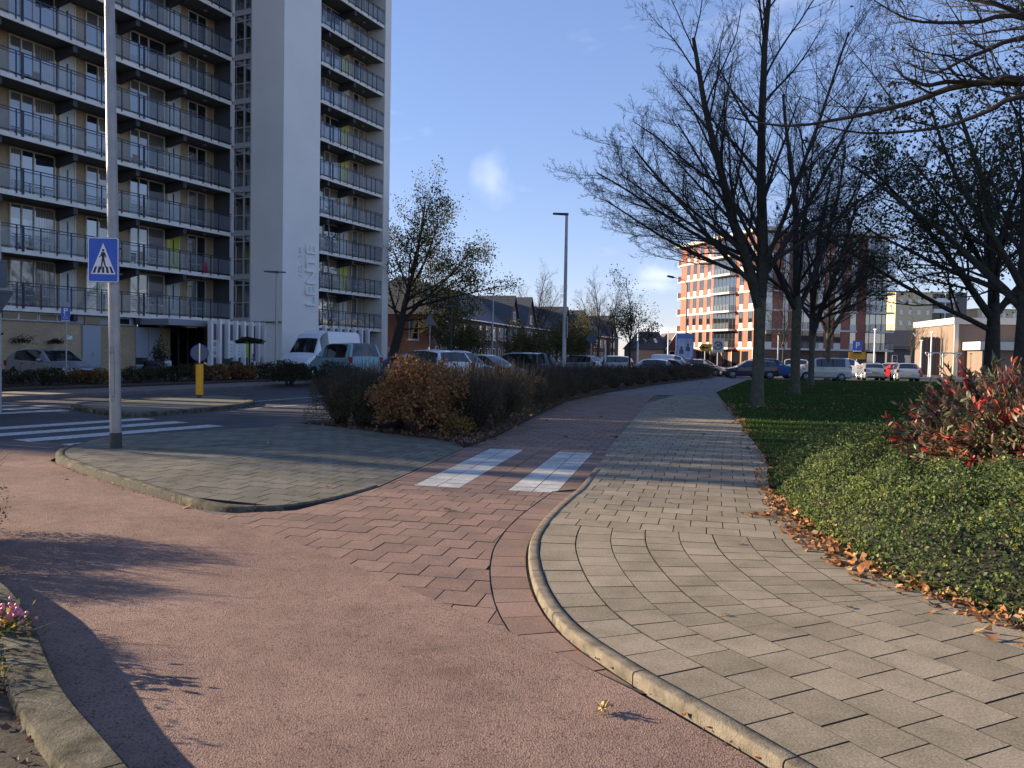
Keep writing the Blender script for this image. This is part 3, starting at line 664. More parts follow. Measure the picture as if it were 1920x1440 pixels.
# red jacket hanging on a balcony rail
mb=MB(); mb.tube([(0,0,0),(0,0,.25),(0,0,.62),(0,0,.72)],[.20,.24,.17,.05],10); mb.tube([(0,0,.7),(0,0,.86)],[.07,.09],8,1)
o=mb.build('jacket',[mat('jacket_red',(.35,.02,.05),.8),M['dark']],None,smooth=True); p=BO+BU*37.9+BN*(-.12); o.location=(p.x,p.y,zs(1)+.24)
tag(o,'dark red jacket hanging behind the glass of a low balcony beside the lime door','jacket')
clut=random.Random(12); NCH=0
def clutter(nm,mb_,mt,s,t,k,label,cat):
    p=BO+BU*s+BN*t; o=mb_.build(nm,mt,None); o.location=(p.x,p.y,zs(k)+.24); o.rotation_euler=(0,0,math.atan2(BU.y,BU.x)); tag(o,label,cat,'plant pots, chairs and boxes on the galleries')
FN=['first','second','third','fourth','fifth','sixth','seventh','eighth','ninth']
for k in range(0,8):
    for s_,w_ in ((27.6,'left flats'),(34.8,'flats beside the stair tower'),(52.4,'right flats')):
        q=clut.random()
        if q<.34:
            m_=MB(); m_.cyl(0,0,0,.28,.13,10,0,.17)
            for a in range(14): g_=clut.uniform(0,6.28); m_.tube([(0,0,.26),(.12*math.cos(g_),.12*math.sin(g_),.5),(.22*math.cos(g_),.22*math.sin(g_),.52+clut.uniform(-.1,.3))],[.012,.03,.004],4,1)
            clutter('potted_plant',m_,[mat('pot_clay',(.30,.14,.08),.8),M['strip'] if 'strip' in M else mat('pot_leaf',(.05,.09,.03),.7)],s_+clut.uniform(-1,1),-1.15,k,'potted plant on the %s gallery up of the %s'%(FN[k],w_),'potted plant')
        elif q<.62:
            m_=MB(); m_.box(-.22,.22,-.22,.22,.40,.44); m_.box(-.22,.22,.18,.22,.44,.86)
            for a in (-.2,.17):
                for c_ in (-.2,.17): m_.box(a,a+.03,c_,c_+.03,0,.40)
            clutter('balcony_chair',m_,mat('chair_wood',(.30,.15,.06),.6),s_+clut.uniform(-1,1),-1.0,k,'small chair on the %s gallery up of the %s'%(FN[k],w_),'chair')
# bench-like orange shelf on the same gallery
# ================================================================= ROW HOUSES
M['litbrick']=brick('sunlit_house_brick',(.42,.17,.09),(.33,.12,.07),(.30,.22,.18),msize=.008)
M['dbrick']=brick('dark_house_brick',(.14,.085,.07),(.10,.065,.055),(.12,.10,.09),msize=.008)
def tiles(name,c,bump=1.0):
    m=bpy.data.materials.new(name); m.use_nodes=True; t=m.node_tree; b=t.nodes['Principled BSDF']; b.inputs['Roughness'].default_value=.6
    u=t.nodes.new('ShaderNodeUVMap'); wv=t.nodes.new('ShaderNodeTexBrick'); wv.inputs['Scale'].default_value=1; wv.inputs['Brick Width'].default_value=.28; wv.inputs['Row Height'].default_value=.34
    wv.inputs['Mortar Size'].default_value=.035; wv.inputs['Color1'].default_value=(*c,1); wv.inputs['Color2'].default_value=(*[q*.7 for q in c],1); wv.inputs['Mortar'].default_value=(*[q*2.2 for q in c],1)
    tcn=t.nodes.new('ShaderNodeTexCoord'); sp=t.nodes.new('ShaderNodeSeparateXYZ'); t.links.new(tcn.outputs['Object'],sp.inputs[0]); ad=t.nodes.new('ShaderNodeMath'); t.links.new(sp.outputs['X'],ad.inputs[0]); t.links.new(sp.outputs['Y'],ad.inputs[1])
    mu=t.nodes.new('ShaderNodeMath'); mu.operation='MULTIPLY'; mu.inputs[1].default_value=1.35; t.links.new(sp.outputs['Z'],mu.inputs[0])
    cb=t.nodes.new('ShaderNodeCombineXYZ'); t.links.new(ad.outputs[0],cb.inputs['X']); t.links.new(mu.outputs[0],cb.inputs['Y']); t.links.new(cb.outputs[0],wv.inputs['Vector']); t.links.new(wv.outputs['Color'],b.inputs['Base Color'])
    return m
M['rooft']=tiles('roof_tiles',(.045,.045,.048)); M['roofd']=tiles('roof_tiles_dark',(.03,.03,.034))
M['wframe']=mat('white_window_frame',(.70,.69,.66),.5)
def house_window(wd,h):
    mb=MB(); f=.09
    mb.box(0,wd,-.06,.05,0,f); mb.box(0,wd,-.06,.05,h-f,h); mb.box(0,f,-.06,.05,f,h-f); mb.box(wd-f,wd,-.06,.05,f,h-f); mb.box(f,wd-f,-.04,.03,h*.35,h*.35+.06); mb.box(-.06,wd+.06,-.12,.05,-.08,0)
    mb2=MB(); mb2.box(f,wd-f,-.01,.02,f,h-f); return mb.mesh('window',M['wframe']),mb2.mesh('pane',M['glass'])
HWN={}
def hwin(parent,x,y,z,wd,h,rz):
    if (wd,h) not in HWN: HWN[(wd,h)]=house_window(wd,h)
    a,b=HWN[(wd,h)]; o=link_mesh('window',a,parent,(x,y,z),rz); link_mesh('pane',b,o,(0,0,0)); return o
def rowhouse(x,y,azd,Lh,W,eave,ridge,label,bm_,gable=None,hip=0.0,group='terraces of brick houses behind the car park',facewin=True):
    """local x runs along the street facade away from the camera; local y points away from the street"""
    h=empty('row_house',(x,y,0),R(90-azd),label=label,cat='house',group=group)
    mb=MB(); mb.box(0,Lh,0,W,-.1,eave); mb.build('wall',bm_,h)
    mb=MB(); o=.35; z0=eave-.1
    v=[(-o,-o,z0),(Lh+o,-o,z0),(Lh+o,W+o,z0),(-o,W+o,z0),(-o+hip,W/2,ridge),(Lh+o-hip*0,W/2,ridge)]
    mb.add(v,[(0,1,5,4),(2,3,4,5),(3,0,4),(1,2,5),(3,2,1,0)]); r=mb.build('roof',M['rooft'] if hip else M['roofd'],h)
    mb=MB(); mb.box(-o-.05,Lh+o,-o-.12,-o,z0-.06,z0+.06); mb.build('gutter',M['white'],h)
    n=int(Lh/5.4)
    for i in range(n):
        for (dx,wd) in ((.5,.9),(1.8,.55),(3.4,1.0)):
            hwin(h,i*5.4+dx,-.02,3.1,wd,1.45,0)
            if (i+int(dx*2))%4!=3: hwin(h,i*5.4+dx,-.02,.7,wd,1.5,0)
            else:
                mb=MB(); mb.box(i*5.4+dx,i*5.4+dx+.95,-.05,0,0,2.3); mb.build('door',M['dark'],h)
    if gable:
        for gx in gable:
            mb=MB(); gw=5.2; gz=ridge-.3
            mb.add([(gx,-.25,0),(gx+gw,-.25,0),(gx+gw,-.25,eave),(gx+gw/2,-.25,gz),(gx,-.25,eave),(gx,3.9,0),(gx+gw,3.9,0),(gx+gw,3.9,eave),(gx+gw/2,3.9,gz),(gx,3.9,eave)],[(0,1,2,3,4),(0,4,9,5),(1,6,7,2),(9,4,3,8),(3,2,7,8)]); mb.build('front_gable',bm_,h)
            mb=MB(); 
            for sgn in (0,1):
                a=(gx-.3,eave-.25) if sgn==0 else (gx+gw+.3,eave-.25); c=(gx+gw/2,gz+.12)
                q=[(a[0],-.5,a[1]),(c[0],-.5,c[1]),(c[0],4.4,c[1]),(a[0],4.4,a[1])]; 
                q2=[(p_[0],p_[1],p_[2]+.14) for p_ in q]; mb.add(q+q2,[(0,1,2,3),(7,6,5,4),(0,4,5,1),(1,5,6,2),(2,6,7,3),(3,7,4,0)])
            mb.build('gable_roof',M['rooft'],h)
            hwin(h,gx+1.2,-.3,3.1,.9,1.5,0); hwin(h,gx+3.0,-.3,3.1,.9,1.5,0); hwin(h,gx+2.2,-.3,5.6,.8,1.1,0); hwin(h,gx+1.2,-.3,.8,.9,1.5,0); hwin(h,gx+3.0,-.3,.8,.9,1.5,0)
    return h
hA=rowhouse(-7.0,72,14,31,9.5,5.05,8.7,'brick terrace end house with sunlit orange red side wall beside the tall block',M['dbrick'],hip=4.2,gable=[25.6])
# end wall skin in redder, lighter brick: its sunlight is put into the colour
mb=MB(); mb.box(-.06,-.01,.02,9.48,-.1,4.95); mb.build('end_wall',M['litbrick'],hA)
hwin(hA,-.08,2.2,2.7,.95,1.75,-math.pi/2); hwin(hA,-.08,5.6,.6,1.6,1.35,-math.pi/2)
mb=MB(); mb.cyl(-.12,.25,0,4.95,.06,8); mb.build('downpipe',M['cream'],hA)
hB=rowhouse(1.2,106,17,27,9.5,5.2,9.2,'dark brick terrace with front gable behind the tall main lamp post',M['dbrick'],gable=[0.3,21])
hC=rowhouse(9.8,136,22,30,9.5,5.2,9.4,'far dark roofed terrace behind the young yellowish tree',M['dbrick'],gable=[3,22])
# small house and pale house at the end of the street
h=empty('detached_house',(22.7,151,0),R(8),label='beige house with dark roof and gable left of the red flats',cat='house')
mb=MB(); mb.box(0,5.4,0,8,-.1,3.1); mb.build('wall',mat('beige_brick',(.42,.32,.22),.8),h)
mb=MB(); mb.add([(-.3,-.3,2.95),(5.6,-.3,2.95),(5.6,8.3,2.95),(-.3,8.3,2.95),(1.4,4,6.3),(5.6,4,6.3)],[(0,1,5,4),(2,3,4,5),(3,0,4),(1,2,5),(3,2,1,0)])
rf=mb.build('roof',M['roofd'],h)
mb=MB()
for x in (1.9,3.9): mb.add([(x,1.2,4.22),(x+.5,1.2,4.22),(x+.5,2.2,5.0),(x,2.2,5.0)],[(0,1,2,3)])
mb.build('skylight',M['white'],rf)
mb=MB(); mb.add([(5.45,-.8,-.1),(9.4,-.8,-.1),(9.4,-.8,3.0),(7.4,-.8,6.1),(5.45,-.8,3.0),(5.45,8,-.1),(9.4,8,-.1),(9.4,8,3.0),(7.4,8,6.1),(5.45,8,3)],[(0,1,2,3,4),(0,4,9,5),(1,6,7,2),(9,4,3,8),(3,2,7,8)]); mb.build('front_gable',M['dbrick'],h)
hwin(h,6.0,-.85,1.5,1.1,1.2,0); hwin(h,7.2,-.85,3.9,.7,1.0,0)
mb=MB(); mb.tube([(5.3,-.9,2.9),(7.4,-.9,6.2),(9.6,-.9,2.9)],.09,4); mb.build('barge_board',M['white'],h)

# ================================================================= RED BRICK FLATS (far right)
M['obrick']=mat('orange_brick',(.33,.13,.085),.85,var=.12,vscale=1.2,bump=.2,bscale=30)
M['panelw']=mat('white_panel',(.70,.67,.60),.6)
M['bandc']=mat('cream_band',(.66,.62,.54),.6)
def redflats():
    C=Vector((37.6,125,0)); b=empty('brick_flats',(C.x,C.y,0),0,label='six storey red brick flats with white floor bands behind the bare trees',cat='apartment building')
    u1=Vector((-.3223,.9466,0)); u2=Vector((.9744,.225,0)); z0=3.2; fh=2.95; NFl=6; Z=lambda k: z0+fh*k
    L1,L2=23.8,21.8
    P=[Vector((0,0,0)),u2*L2,u2*L2+Vector((-4,14,0)),u1*L1+Vector((10,3,0)),u1*L1]
    mb=MB(); mb.prism([(p.x,p.y) for p in P],0,Z(NFl)); mb.build('wall',M['obrick'],b)
    mb=MB(); cc=sum(P,Vector())/5; Q=[p+(p-cc).normalized()*1.5 for p in P]; mb.prism([(p.x,p.y) for p in Q],Z(NFl)+.05,Z(NFl)+.55); mb.build('roof',M['bandc'],b)
    def fr(u,nrm):
        m4=Matrix.Identity(4); 
        for r in range(3): m4[r][0]=u[r]; m4[r][1]=nrm[r]; m4[r][2]=(0,0,1)[r]
        return m4
    n1=Vector((-u1.y,u1.x,0)) ; n1=n1 if n1.y<0 else -n1
    n2=Vector((u2.y,-u2.x,0))
    F1=fr(u1,n1); F2=fr(u2,n2)   # local x along wall, y outwards
    def part(name,boxes,ms,F,parent=b):
        mb=MB()
        for q in boxes: mb.box(*q[:6],q[6] if len(q)>6 else 0,F)
        if F.determinant()<0: mb.f=[tuple(reversed(f)) for f in mb.f]
        return mb.build(name,ms,parent)
    # columns of windows: dark pane above, white panel below
    cols1=[(2.1,3.2),(4.7,5.7),(14.1,15.1),(16.4,17.5),(18.6,19.6),(20.8,21.7)]; cols2=[(.7,1.9),(3.6,4.6),(9.45,10.8),(12.5,13.75),(15.3,16.45)]
    for F,cols in ((F1,cols1),(F2,cols2)):
        for (a,c) in cols:
            for k in range(NFl):
                w_=part('window',[(a,c,-.05,.03,Z(k)+.95+.05,Z(k)+2.7,0),(a,a+.07,0,.06,Z(k)+1.0,Z(k)+2.7,1),(c-.07,c,0,.06,Z(k)+1.0,Z(k)+2.7,1)],[M['glass'],M['dark']],F)
                part('panel',[(a+.04,c-.04,-.02,.035,Z(k)+.08,Z(k)+1.0)],M['panelw'],F,w_)
    for k in range(NFl+0):
        for F,(a,c) in ((F1,(-.1,6.0)),(F1,(13.2,24.0)),(F2,(-.1,5.2)),(F2,(9.3,16.6))): part('floor_band',[(a,c,0,.12,Z(k)-.18,Z(k)+.08)],M['bandc'],F)
        for F,(a,c) in ((F1,(6.7,13.2)),(F2,(5.4,9.2)),(F2,(18.1,22.3))):
            part('balcony_recess',[(a,c if c<22 else 21.6,-.04,.05,Z(k)+.1,Z(k)+2.75,0)]+[(x,x+.07,.05,.09,Z(k)+.1,Z(k)+2.75,1) for x in np.arange(a+.6,c-.3,1.1)],[M['glass'],M['dark']],F)
            bal=part('balcony',[(a,c,0,1.3,Z(k)-.2,Z(k)+.08)],M['bandc'],F)
            part('railing',[(a,c,1.24,1.28,Z(k)+1.05,Z(k)+1.1)]+[(x,x+.04,1.24,1.28,Z(k)+.05,Z(k)+1.1) for x in np.arange(a,c,.9)],M['dark'],F,bal)
            part('glass',[(a,c,1.2,1.22,Z(k)+.1,Z(k)+1.0)],M['rglass'],F,bal)
        part('balcony',[(24,25.2,-2,-.1,Z(k)-.18,Z(k)+.05),(25.1,25.18,-2,-.1,Z(k)+.1,Z(k)+1.1)],M['bandc'],F1)
    # ground floor
    for a in (3,8.5,12,16.5,20): part('shop_window',[(a,a+1.7,0,.05,.2,2.7,0)],M['glass'],F1)
    for a in (5.2,14): part('entrance',[(a,a+2.2,0,.05,.1,2.8)],M['darkglass'],F1)
    part('plinth',[(-.05,21.8,0,.04,0,2.95,0)]+[(a,a+1.6,.04,.06,.2,2.7,1) for a in (1.5,4.5,9,12,18.5)],[M['dbrick'],M['glass']],F2)
    for a in (1.6,7.2,11.3): part('downpipe',[(a,a+.12,.1,.2,.0,3.0)],M['bandc'],F1)
    return b
redflats()
# ================================================================= DISTANT BUILDINGS RIGHT
def block(name,x,y,rz,wd,dp,h,wm,label,cat,rows,cols,wwin,hwin_,z1,dz,x1,dx,roofm=None,extra=None,skip=()):
    b=empty(name,(x,y,0),rz,label=label,cat=cat)
    mb=MB(); mb.box(0,wd,0,dp,0,h); mb.build('wall',wm,b)
    mb=MB(); mb.box(-.2,wd+.2,-.2,dp+.2,h,h+.35); mb.build('roof',roofm or M['bandc'],b)
    key=(wwin,hwin_)
    if key not in HWN: HWN[key]=house_window(*key)
    for r in range(rows):
        for c in range(cols):
            if (r,c) in skip: continue
            a,p=HWN[key]; o=link_mesh('window',a,b,(x1+c*dx,-.03,z1+r*dz)); link_mesh('pane',p,o,(0,0,0))
    return b
M['yplaster']=mat('yellow_facing',(.68,.55,.33),.8,var=.06,vscale=.5)
M['dgrey']=mat('dark_side',(.10,.095,.10),.8)
b=block('tower_block',106.2,229,R(6),17.5,14,20.6,M['yplaster'],'distant cream yellow block of flats with white balconies right of the red flats','apartment building',6,4,1.1,1.3,2.6,3.0,1.2,2.6,roofm=M['yplaster'])
mb=MB()
for k in range(6): mb.box(10.8,17.2,-1.0,0,3.2+3.0*k,3.5+3.0*k,0); mb.box(10.8,17.2,-1.0,-.95,3.5+3*k,4.3+3*k,0); mb.box(10.9,17.1,-.04,.0,4.3+3*k,6.1+3*k,1)
mb.box(13.9,14.15,-1.05,-.9,3,20.6,0); mb.build('balcony',[M['white'],M['darkglass']],b)
mb=MB(); mb.box(17.52,21.5,.5,13,0,21.2); mb.build('side_wing',mat('taupe_wing',(.16,.14,.13),.8),b)
mb=MB(); mb.box(8,15,-1.3,-1.1,0,5.4,0); mb.build('brick_base',M['obrick'],b)
block('tower_block',133,236,R(4),26,14,16.8,M['yplaster'],'farther cream block partly hidden by the leafy tree trunks at the right','apartment building',5,8,1.1,1.3,2.6,3.0,1.2,3.1,roofm=M['yplaster'])
h=block('dark_house',76.5,168,R(-14),13,8,4.2,M['dgrey'],'low black house with wide dark roof right of the red flats','house',1,5,1.0,1.6,1.2,3,1.0,2.4,roofm=M['roofd'])
mb=MB(); mb.add([(-.4,-.5,4.1),(13.4,-.5,4.1),(13.4,8.5,4.1),(-.4,8.5,4.1),(-.4,4,8.0),(13.4,4,8.0)],[(0,1,5,4),(2,3,4,5),(3,0,4),(1,2,5),(3,2,1,0)]); mb.build('pitched_roof',M['roofd'],h)
mb=MB(); mb.tube([(4.6,-1.2,7.3),(7.0,-1.2,4.2)],.16,4); mb.build('barge_board',M['white'],h)
# brown low hall
M['taupe']=mat('taupe_brick',(.23,.165,.125),.85,var=.08,vscale=1,bump=.2,bscale=30)
h=empty('community_hall',(51.2,95.3,0),R(-9),label='low taupe brick hall with cream fascia and low annexe at the far right',cat='hall')
mb=MB(); mb.box(0,24,0,14,0,6.0); mb.build('wall',M['taupe'],h)
mb=MB(); mb.box(-.25,24.3,-.3,14.3,6.0,6.75); mb.build('fascia',M['cream'],h)
mb=MB(); mb.box(-.12,.35,-.14,.0,0,6.0); mb.build('sunlit_side_strip',M['cream'],h)  # cream strip at the corner stands in for the hall's sunlit side wall
mb=MB(); mb.box(1.3,24,-4.5,-.1,0,3.0); mb.build('annexe_wall',M['taupe'],h)
mb=MB(); mb.box(.8,24.3,-5.2,-.05,3.0,3.9); mb.build('annexe_fascia',M['cream'],h)
mb=MB(); mb.box(6.5,12,-4.56,-4.45,1.1,2.6,0); 
for x in (6.5,9.2,11.9): mb.box(x,x+.12,-4.62,-4.5,1.1,2.6,1)
mb.box(6.5,12,-4.62,-4.5,2.5,2.7,1); mb.box(6.5,12,-4.62,-4.5,1.7,1.8,1); mb.build('window',[M['glass'],M['white']],h)
mb=MB(); 
for i in range(5): mb.box(-2.3+i*.4,-2.05+i*.4,4,4.2,0,4.6)
mb.box(-2.4,-.2,4.05,4.1,0,4.5); mb.build('timber_screen',M['dgrey'],h)
# ================================================================= POLES, LAMPS, SIGNS
def rr(w2,h2,r,n=5):
    pts=[]
    for cx,cy,a0 in ((w2-r,h2-r,0),(-w2+r,h2-r,90),(-w2+r,-h2+r,180),(w2-r,-h2+r,270)):
        for i in range(n+1): a=math.radians(a0+90*i/n); pts.append((cx+r*math.cos(a),cy+r*math.sin(a)))
    return pts
M['blue']=mat('sign_blue',(.012,.085,.46),.35,var=.08,vscale=6,coat=.2); M['sw']=mat('sign_white',(.80,.80,.80),.4); M['sb']=mat('sign_black',(.012,.012,.012),.5); M['galv']=mat('sign_back',(.13,.14,.155),.5,.3)
M['yel']=mat('bollard_yellow',(.85,.40,.01),.45,var=.05,vscale=4); M['grime']=mat('grimy_paint',(.32,.30,.27),.7,.1,.35,8)
def plate(mb,poly,y0,y1,m=0):
    """flat shape in xz extruded along y (front = smaller y)"""
    n=len(poly); ar=sum(poly[i][0]*poly[(i+1)%n][1]-poly[(i+1)%n][0]*poly[i][1] for i in range(n))
    if ar<0: poly=poly[::-1]
    v=[(p[0],y0,p[1]) for p in poly]+[(p[0],y1,p[1]) for p in poly]
    mb.add(v,[tuple(range(n)),tuple(range(2*n-1,n-1,-1))]+[(i,n+i,n+(i+1)%n,(i+1)%n) for i in range(n)],m); return mb
# --- crossing post: fat tapered pole with sign
px,py=-6.1,12.64
t=empty('sign_pole',(px,py,.04),0,label='tall grey tapered lamp pole on the paved island, carrying the crossing sign',cat='pole')
t.rotation_euler=(0,R(-.85),0)
mb=MB(); mb.tube([(0,0,.24),(0,0,3),(0,0,6),(0,0,9)],[.084,.080,.074,.066],28); mb.build('shaft',mat('pole_paint',(.33,.32,.30),.42,.25,.14,5,.12,50),t,smooth=True,sharp=40)
mb=MB(); mb.cyl(0,0,-.02,.24,.088,28); mb.build('base_sleeve',mat('rubber_sleeve',(.055,.052,.048),.7),t,smooth=True,sharp=40)
mb=MB()
pts=[]
for i in range(24):
    a=2*math.pi*i/24; zz=1.02+.0; w_=.36; hh=.42
    xx=math.copysign(min(abs(math.cos(a))*1.3,1),math.cos(a))*w_; z_=math.copysign(min(abs(math.sin(a))**.6,1),math.sin(a))*hh
    pts.append((math.sin(xx)*.083,-math.cos(xx)*.083,zz+z_+.12))
mb.tube(pts+[pts[0]],.003,4,cap=False); mb.build('door_outline',mat('seam',(.05,.05,.05),.7),t)
mb=MB(); mb.tube([(0,-.078,1.48),(0,-.086,1.48)],.009,8); mb.build('bolt',M['dark'],t); mb=MB(); mb.tube([(0,-.079,.80),(0,-.087,.80)],.009,8); mb.build('bolt',M['dark'],t)
s=empty('crossing_sign',(px-.125,py-.13,2.915),R(4),label='blue pedestrian crossing sign with white triangle on the tall pole',cat='traffic sign')
W2,H2=.228,.34
mb=MB(); plate(mb,rr(W2,H2,.03),-.012,.012,0); mb.build('plate',mat('sign_blue_edge',(.02,.07,.30),.4),s)
mb=MB(); plate(mb,rr(W2-.004,H2-.004,.028),-.014,-.012); mb.build('border',M['sw'],s)
mb=MB(); plate(mb,rr(W2-.017,H2-.017,.02),-.0155,-.014); mb.build('blue_field',M['blue'],s)
mb=MB(); plate(mb,[(0,.255),(-.182,-.215),(.182,-.215)],-.017,-.0155); mb.build('triangle',M['sw'],s)
mb=MB(); y0,y1=-.0185,-.017
for k in range(5):
    xb=(-.138+k*.069); xt=xb*.74; mb_=[(xb-.019,-.197),(xb+.019,-.197),(xt+.014,-.10),(xt-.014,-.10)]; plate(mb,mb_,y0,y1)
mb.build('stripes',M['sb'],s)
mb=MB(); y0,y1=-.0195,-.0185
plate(mb,[(.018*math.cos(a),.145+.019*math.sin(a)) for a in np.linspace(0,2*math.pi,14)[:-1]],y0,y1)
plate(mb,[(-.026,.118),(.024,.118),(.030,.09),(.018,.04),(.022,-.01),(-.022,-.01),(-.018,.04),(-.030,.095)],y0,y1)
mb.build('walking_figure',M['sb'],s)
mb=MB()
for q in ([(-.024,.112),(-.038,.07),(-.060,.045),(-.052,.036),(-.024,.062),(-.012,.10)],[(.022,.112),(.042,.07),(.050,.032),(.040,.030),(.028,.062),(.010,.10)],[(-.020,0),(.002,0),(-.012,-.075),(-.030,-.150),(-.045,-.150),(-.030,-.07)],[(-.002,0),(.022,0),(.034,-.07),(.062,-.135),(.050,-.145),(.014,-.075)]):
    plate(mb,q,y0+.0001,y1+.0001)
mb.build('limbs',M['sb'],s)
mb=MB()
for z in (.2,-.2):
    mb=MB(); mb.tube([(.125+.09*math.cos(a),.13+.09*math.sin(a),z) for a in np.linspace(0,2*math.pi,17)],.012,4,cap=False); mb.box(.08,.16,.01,.06,z-.012,z+.012); mb.build('bracket',M['galv'],s)
# --- rear of signs on a pole at the left edge
t=empty('sign_pole',(-12.5,20.0,0),0,label='grey pole at the left edge carrying two signs seen from behind',cat='pole')
mb=MB(); mb.cyl(0,0,-.05,4.6,.055,14); mb.build('shaft',M['pole'],t,smooth=True,sharp=40)
s=empty('rectangular_sign',(-12.46,19.9,3.32),R(20),label='back of a grey rectangular sign at the left edge, above a triangular one',cat='traffic sign')
mb=MB(); plate(mb,rr(.2,.33,.03),-.01,.01); mb.build('plate',M['galv'],s); mb=MB(); mb.box(-.2,.2,-.03,-.01,-.32,-.29); mb.box(-.2,.2,-.03,-.01,.27,.30); mb.build('rib',M['galv'],s)
s=empty('yield_sign',(-12.42,19.9,2.92),R(20),label='back of a downward pointing triangular sign at the left edge',cat='traffic sign')
mb=MB(); plate(mb,[(-.33,0),(.33,0),(0,-.58)],-.01,.01); mb.build('plate',M['galv'],s); mb=MB(); mb.box(-.3,.3,-.03,-.01,-.07,-.04); mb.build('rib',M['galv'],s)
# --- disabled parking sign
def small_pole(x,y,h,r=.028,label=None,m=None,z0=0,**k):
    t=empty('sign_pole',(x,y,0),0,label=label,cat='pole',**k); mb=MB(); mb.cyl(0,0,-.05,h,r,10); mb.build('shaft',m or M['pole'],t,smooth=True,sharp=40); return t
small_pole(-17.92,33.0,2.72,label='thin grey post of the disabled parking sign in front of the brick wall')
s=empty('disabled_parking_sign',(-17.92,32.95,2.87),R(28),label='blue P sign with wheelchair symbol in front of the brick ground floor',cat='parking sign')
mb=MB(); plate(mb,rr(.16,.27,.02),-.012,.012); mb.build('plate',M['blue'],s); mb=MB(); plate(mb,rr(.15,.012,.01),-.016,-.012); o=mb.build('lower_border',M['sw'],s); o.location.z=-.25
FXS=Matrix(((1,0,0,0),(0,0,-1,0),(0,1,0,0),(0,0,0,1)))
put_text('P',.30,.002,M['sw'],s,Matrix.Translation((0,-.016,.13))@FXS,'letter',bold=.008)
mb=MB(); mb.tube([(-.03,-.016,-.01),(-.03,-.016,-.10),(.04,-.016,-.10),(.06,-.016,-.17)],.011,6); mb.tube([(-.02+.06*math.cos(a),-.016,-.13+.055*math.sin(a)) for a in np.linspace(2.4,6.2,12)],.009,5); mb.cyl(-.03,-.016,.0,.03,.016,8)
mb.build('wheelchair_symbol',M['sw'],s)
# --- yellow bollard with round blue sign
t=empty('traffic_bollard',(-9.9,26.0,.04),R(20),label='yellow bollard on the median island topped by a round blue edged sign seen from behind',cat='bollard')
mb=MB(); mb.cyl(0,0,.10,1.06,.115,24); mb.build('yellow_tube',M['yel'],t,smooth=True,sharp=40)
mb=MB(); mb.cyl(0,0,-.04,.10,.06,16); mb.cyl(0,0,1.06,1.10,.10,20); mb.build('socket',M['darkpole'],t)
mb=MB(); mb.tube([(0,-.012,1.42),(0,.012,1.42)],.26,36,0); mb.build('sign_disc',mat('sign_rear',(.11,.125,.15),.4,.3),t,smooth=True,sharp=40)
mb=MB(); mb.tube([(.255*math.cos(a),0,1.42+.255*math.sin(a)) for a in np.linspace(0,2*math.pi,37)],.022,6,cap=False); mb.build('blue_rim',mat('rim_blue',(.03,.06,.28),.4),t)
mb=MB(); mb.box(-.02,.02,-.06,-.012,1.1,1.72); mb.build('bracket',M['chrome'],t)
# --- lamp posts
def lamp(x,y,h,label,az=-90,r0=.075,r1=.05,arm=.55,style='flat',group=None,m=None,z0=-.05,lean=0):
    t=empty('street_lamp',(x,y,0),R(90-az)-math.pi/2,label=label,cat='street lamp',group=group); t.rotation_euler[1]=lean
    m=m or M['pole']
    mb=MB(); mb.tube([(0,0,z0),(0,0,h*.5),(0,0,h)],[r0,(r0+r1)/2,r1],14); mb.build('pole',m,t,smooth=True,sharp=40)
    if style=='flat':
        mb=MB(); mb.add([(-.09,-.08,h-.03),(.09,-.08,h-.03),(.12,arm,h+.01),(-.12,arm,h+.01),(-.07,-.08,h+.07),(.07,-.08,h+.07),(.09,arm,h+.07),(-.09,arm,h+.07)],[(0,3,2,1),(4,5,6,7),(0,1,5,4),(1,2,6,5),(2,3,7,6),(3,0,4,7)]); mb.build('lamp_head',M['dark'] if m!=M['white'] else m,t)
    elif style=='arm':
        mb=MB(); mb.tube([(0,0,h-.02),(0,.25,h+.42),(0,.7,h+.62),(0,1.5,h+.78)],[r1,.035,.03,.028],8); mb.build('arm',m,t,smooth=True)
        mb=MB(); mb.tube([(0,1.4,h+.76),(0,1.6,h+.80),(0,2.2,h+.92),(0,2.3,h+.93)],[.05,.13,.12,.04],10); mb.build('lamp_head',m,t,smooth=True)
    else:
        mb=MB(); mb.tube([(0,0,h),(0,0,h+.1)],.05,8); mb.tube([(-.34,0,h+.12),(.34,0,h+.12)],.06,6); mb.build('lamp_head',m,t)
    return t
tl=lamp(2.32,37,7.9,'tall grey lamp post standing in the hedge beside the cycle path',az=-90,r0=.10,r1=.062,arm=.62,lean=R(1.0))
mb=MB(); plate(mb,rr(.20,.48,.02),-.13,-.115); o=mb.build('poster_board',mat('poster_white',(.62,.62,.60),.5),tl,loc=(0,0,2.85))
mb=MB(); plate(mb,[(-.12,.22),(.02,.30),(.12,.1),(.10,-.28),(.02,-.34),(-.02,.0),(-.12,.0)],-.138,-.13); mb.build('poster_print',mat('poster_red',(.22,.05,.04),.5),o)
t=lamp(-11.5,40,5.35,'short grey lamp post with flat double head in front of the white stair tower',az=-95,r0=.08,r1=.05,arm=.6)
mb=MB(); mb.box(-.08,.08,-.42,-.05,5.34,5.40); mb.build('rear_head',M['dark'],t)
lamp(-1.53,62,6.1,'slim grey lamp post in front of the dark terrace',r0=.08,r1=.05,arm=.5)
lamp(-4.49,60,5.0,'dark slim lamp post beside the leaning reddish tree in front of the terrace',r0=.06,r1=.04,arm=.5,m=M['dark'])
lamp(19.35,92,9.7,'tall dark street lamp with long curved arm left of the red flats',az=-88,r0=.11,r1=.06,style='arm',m=M['dark'])
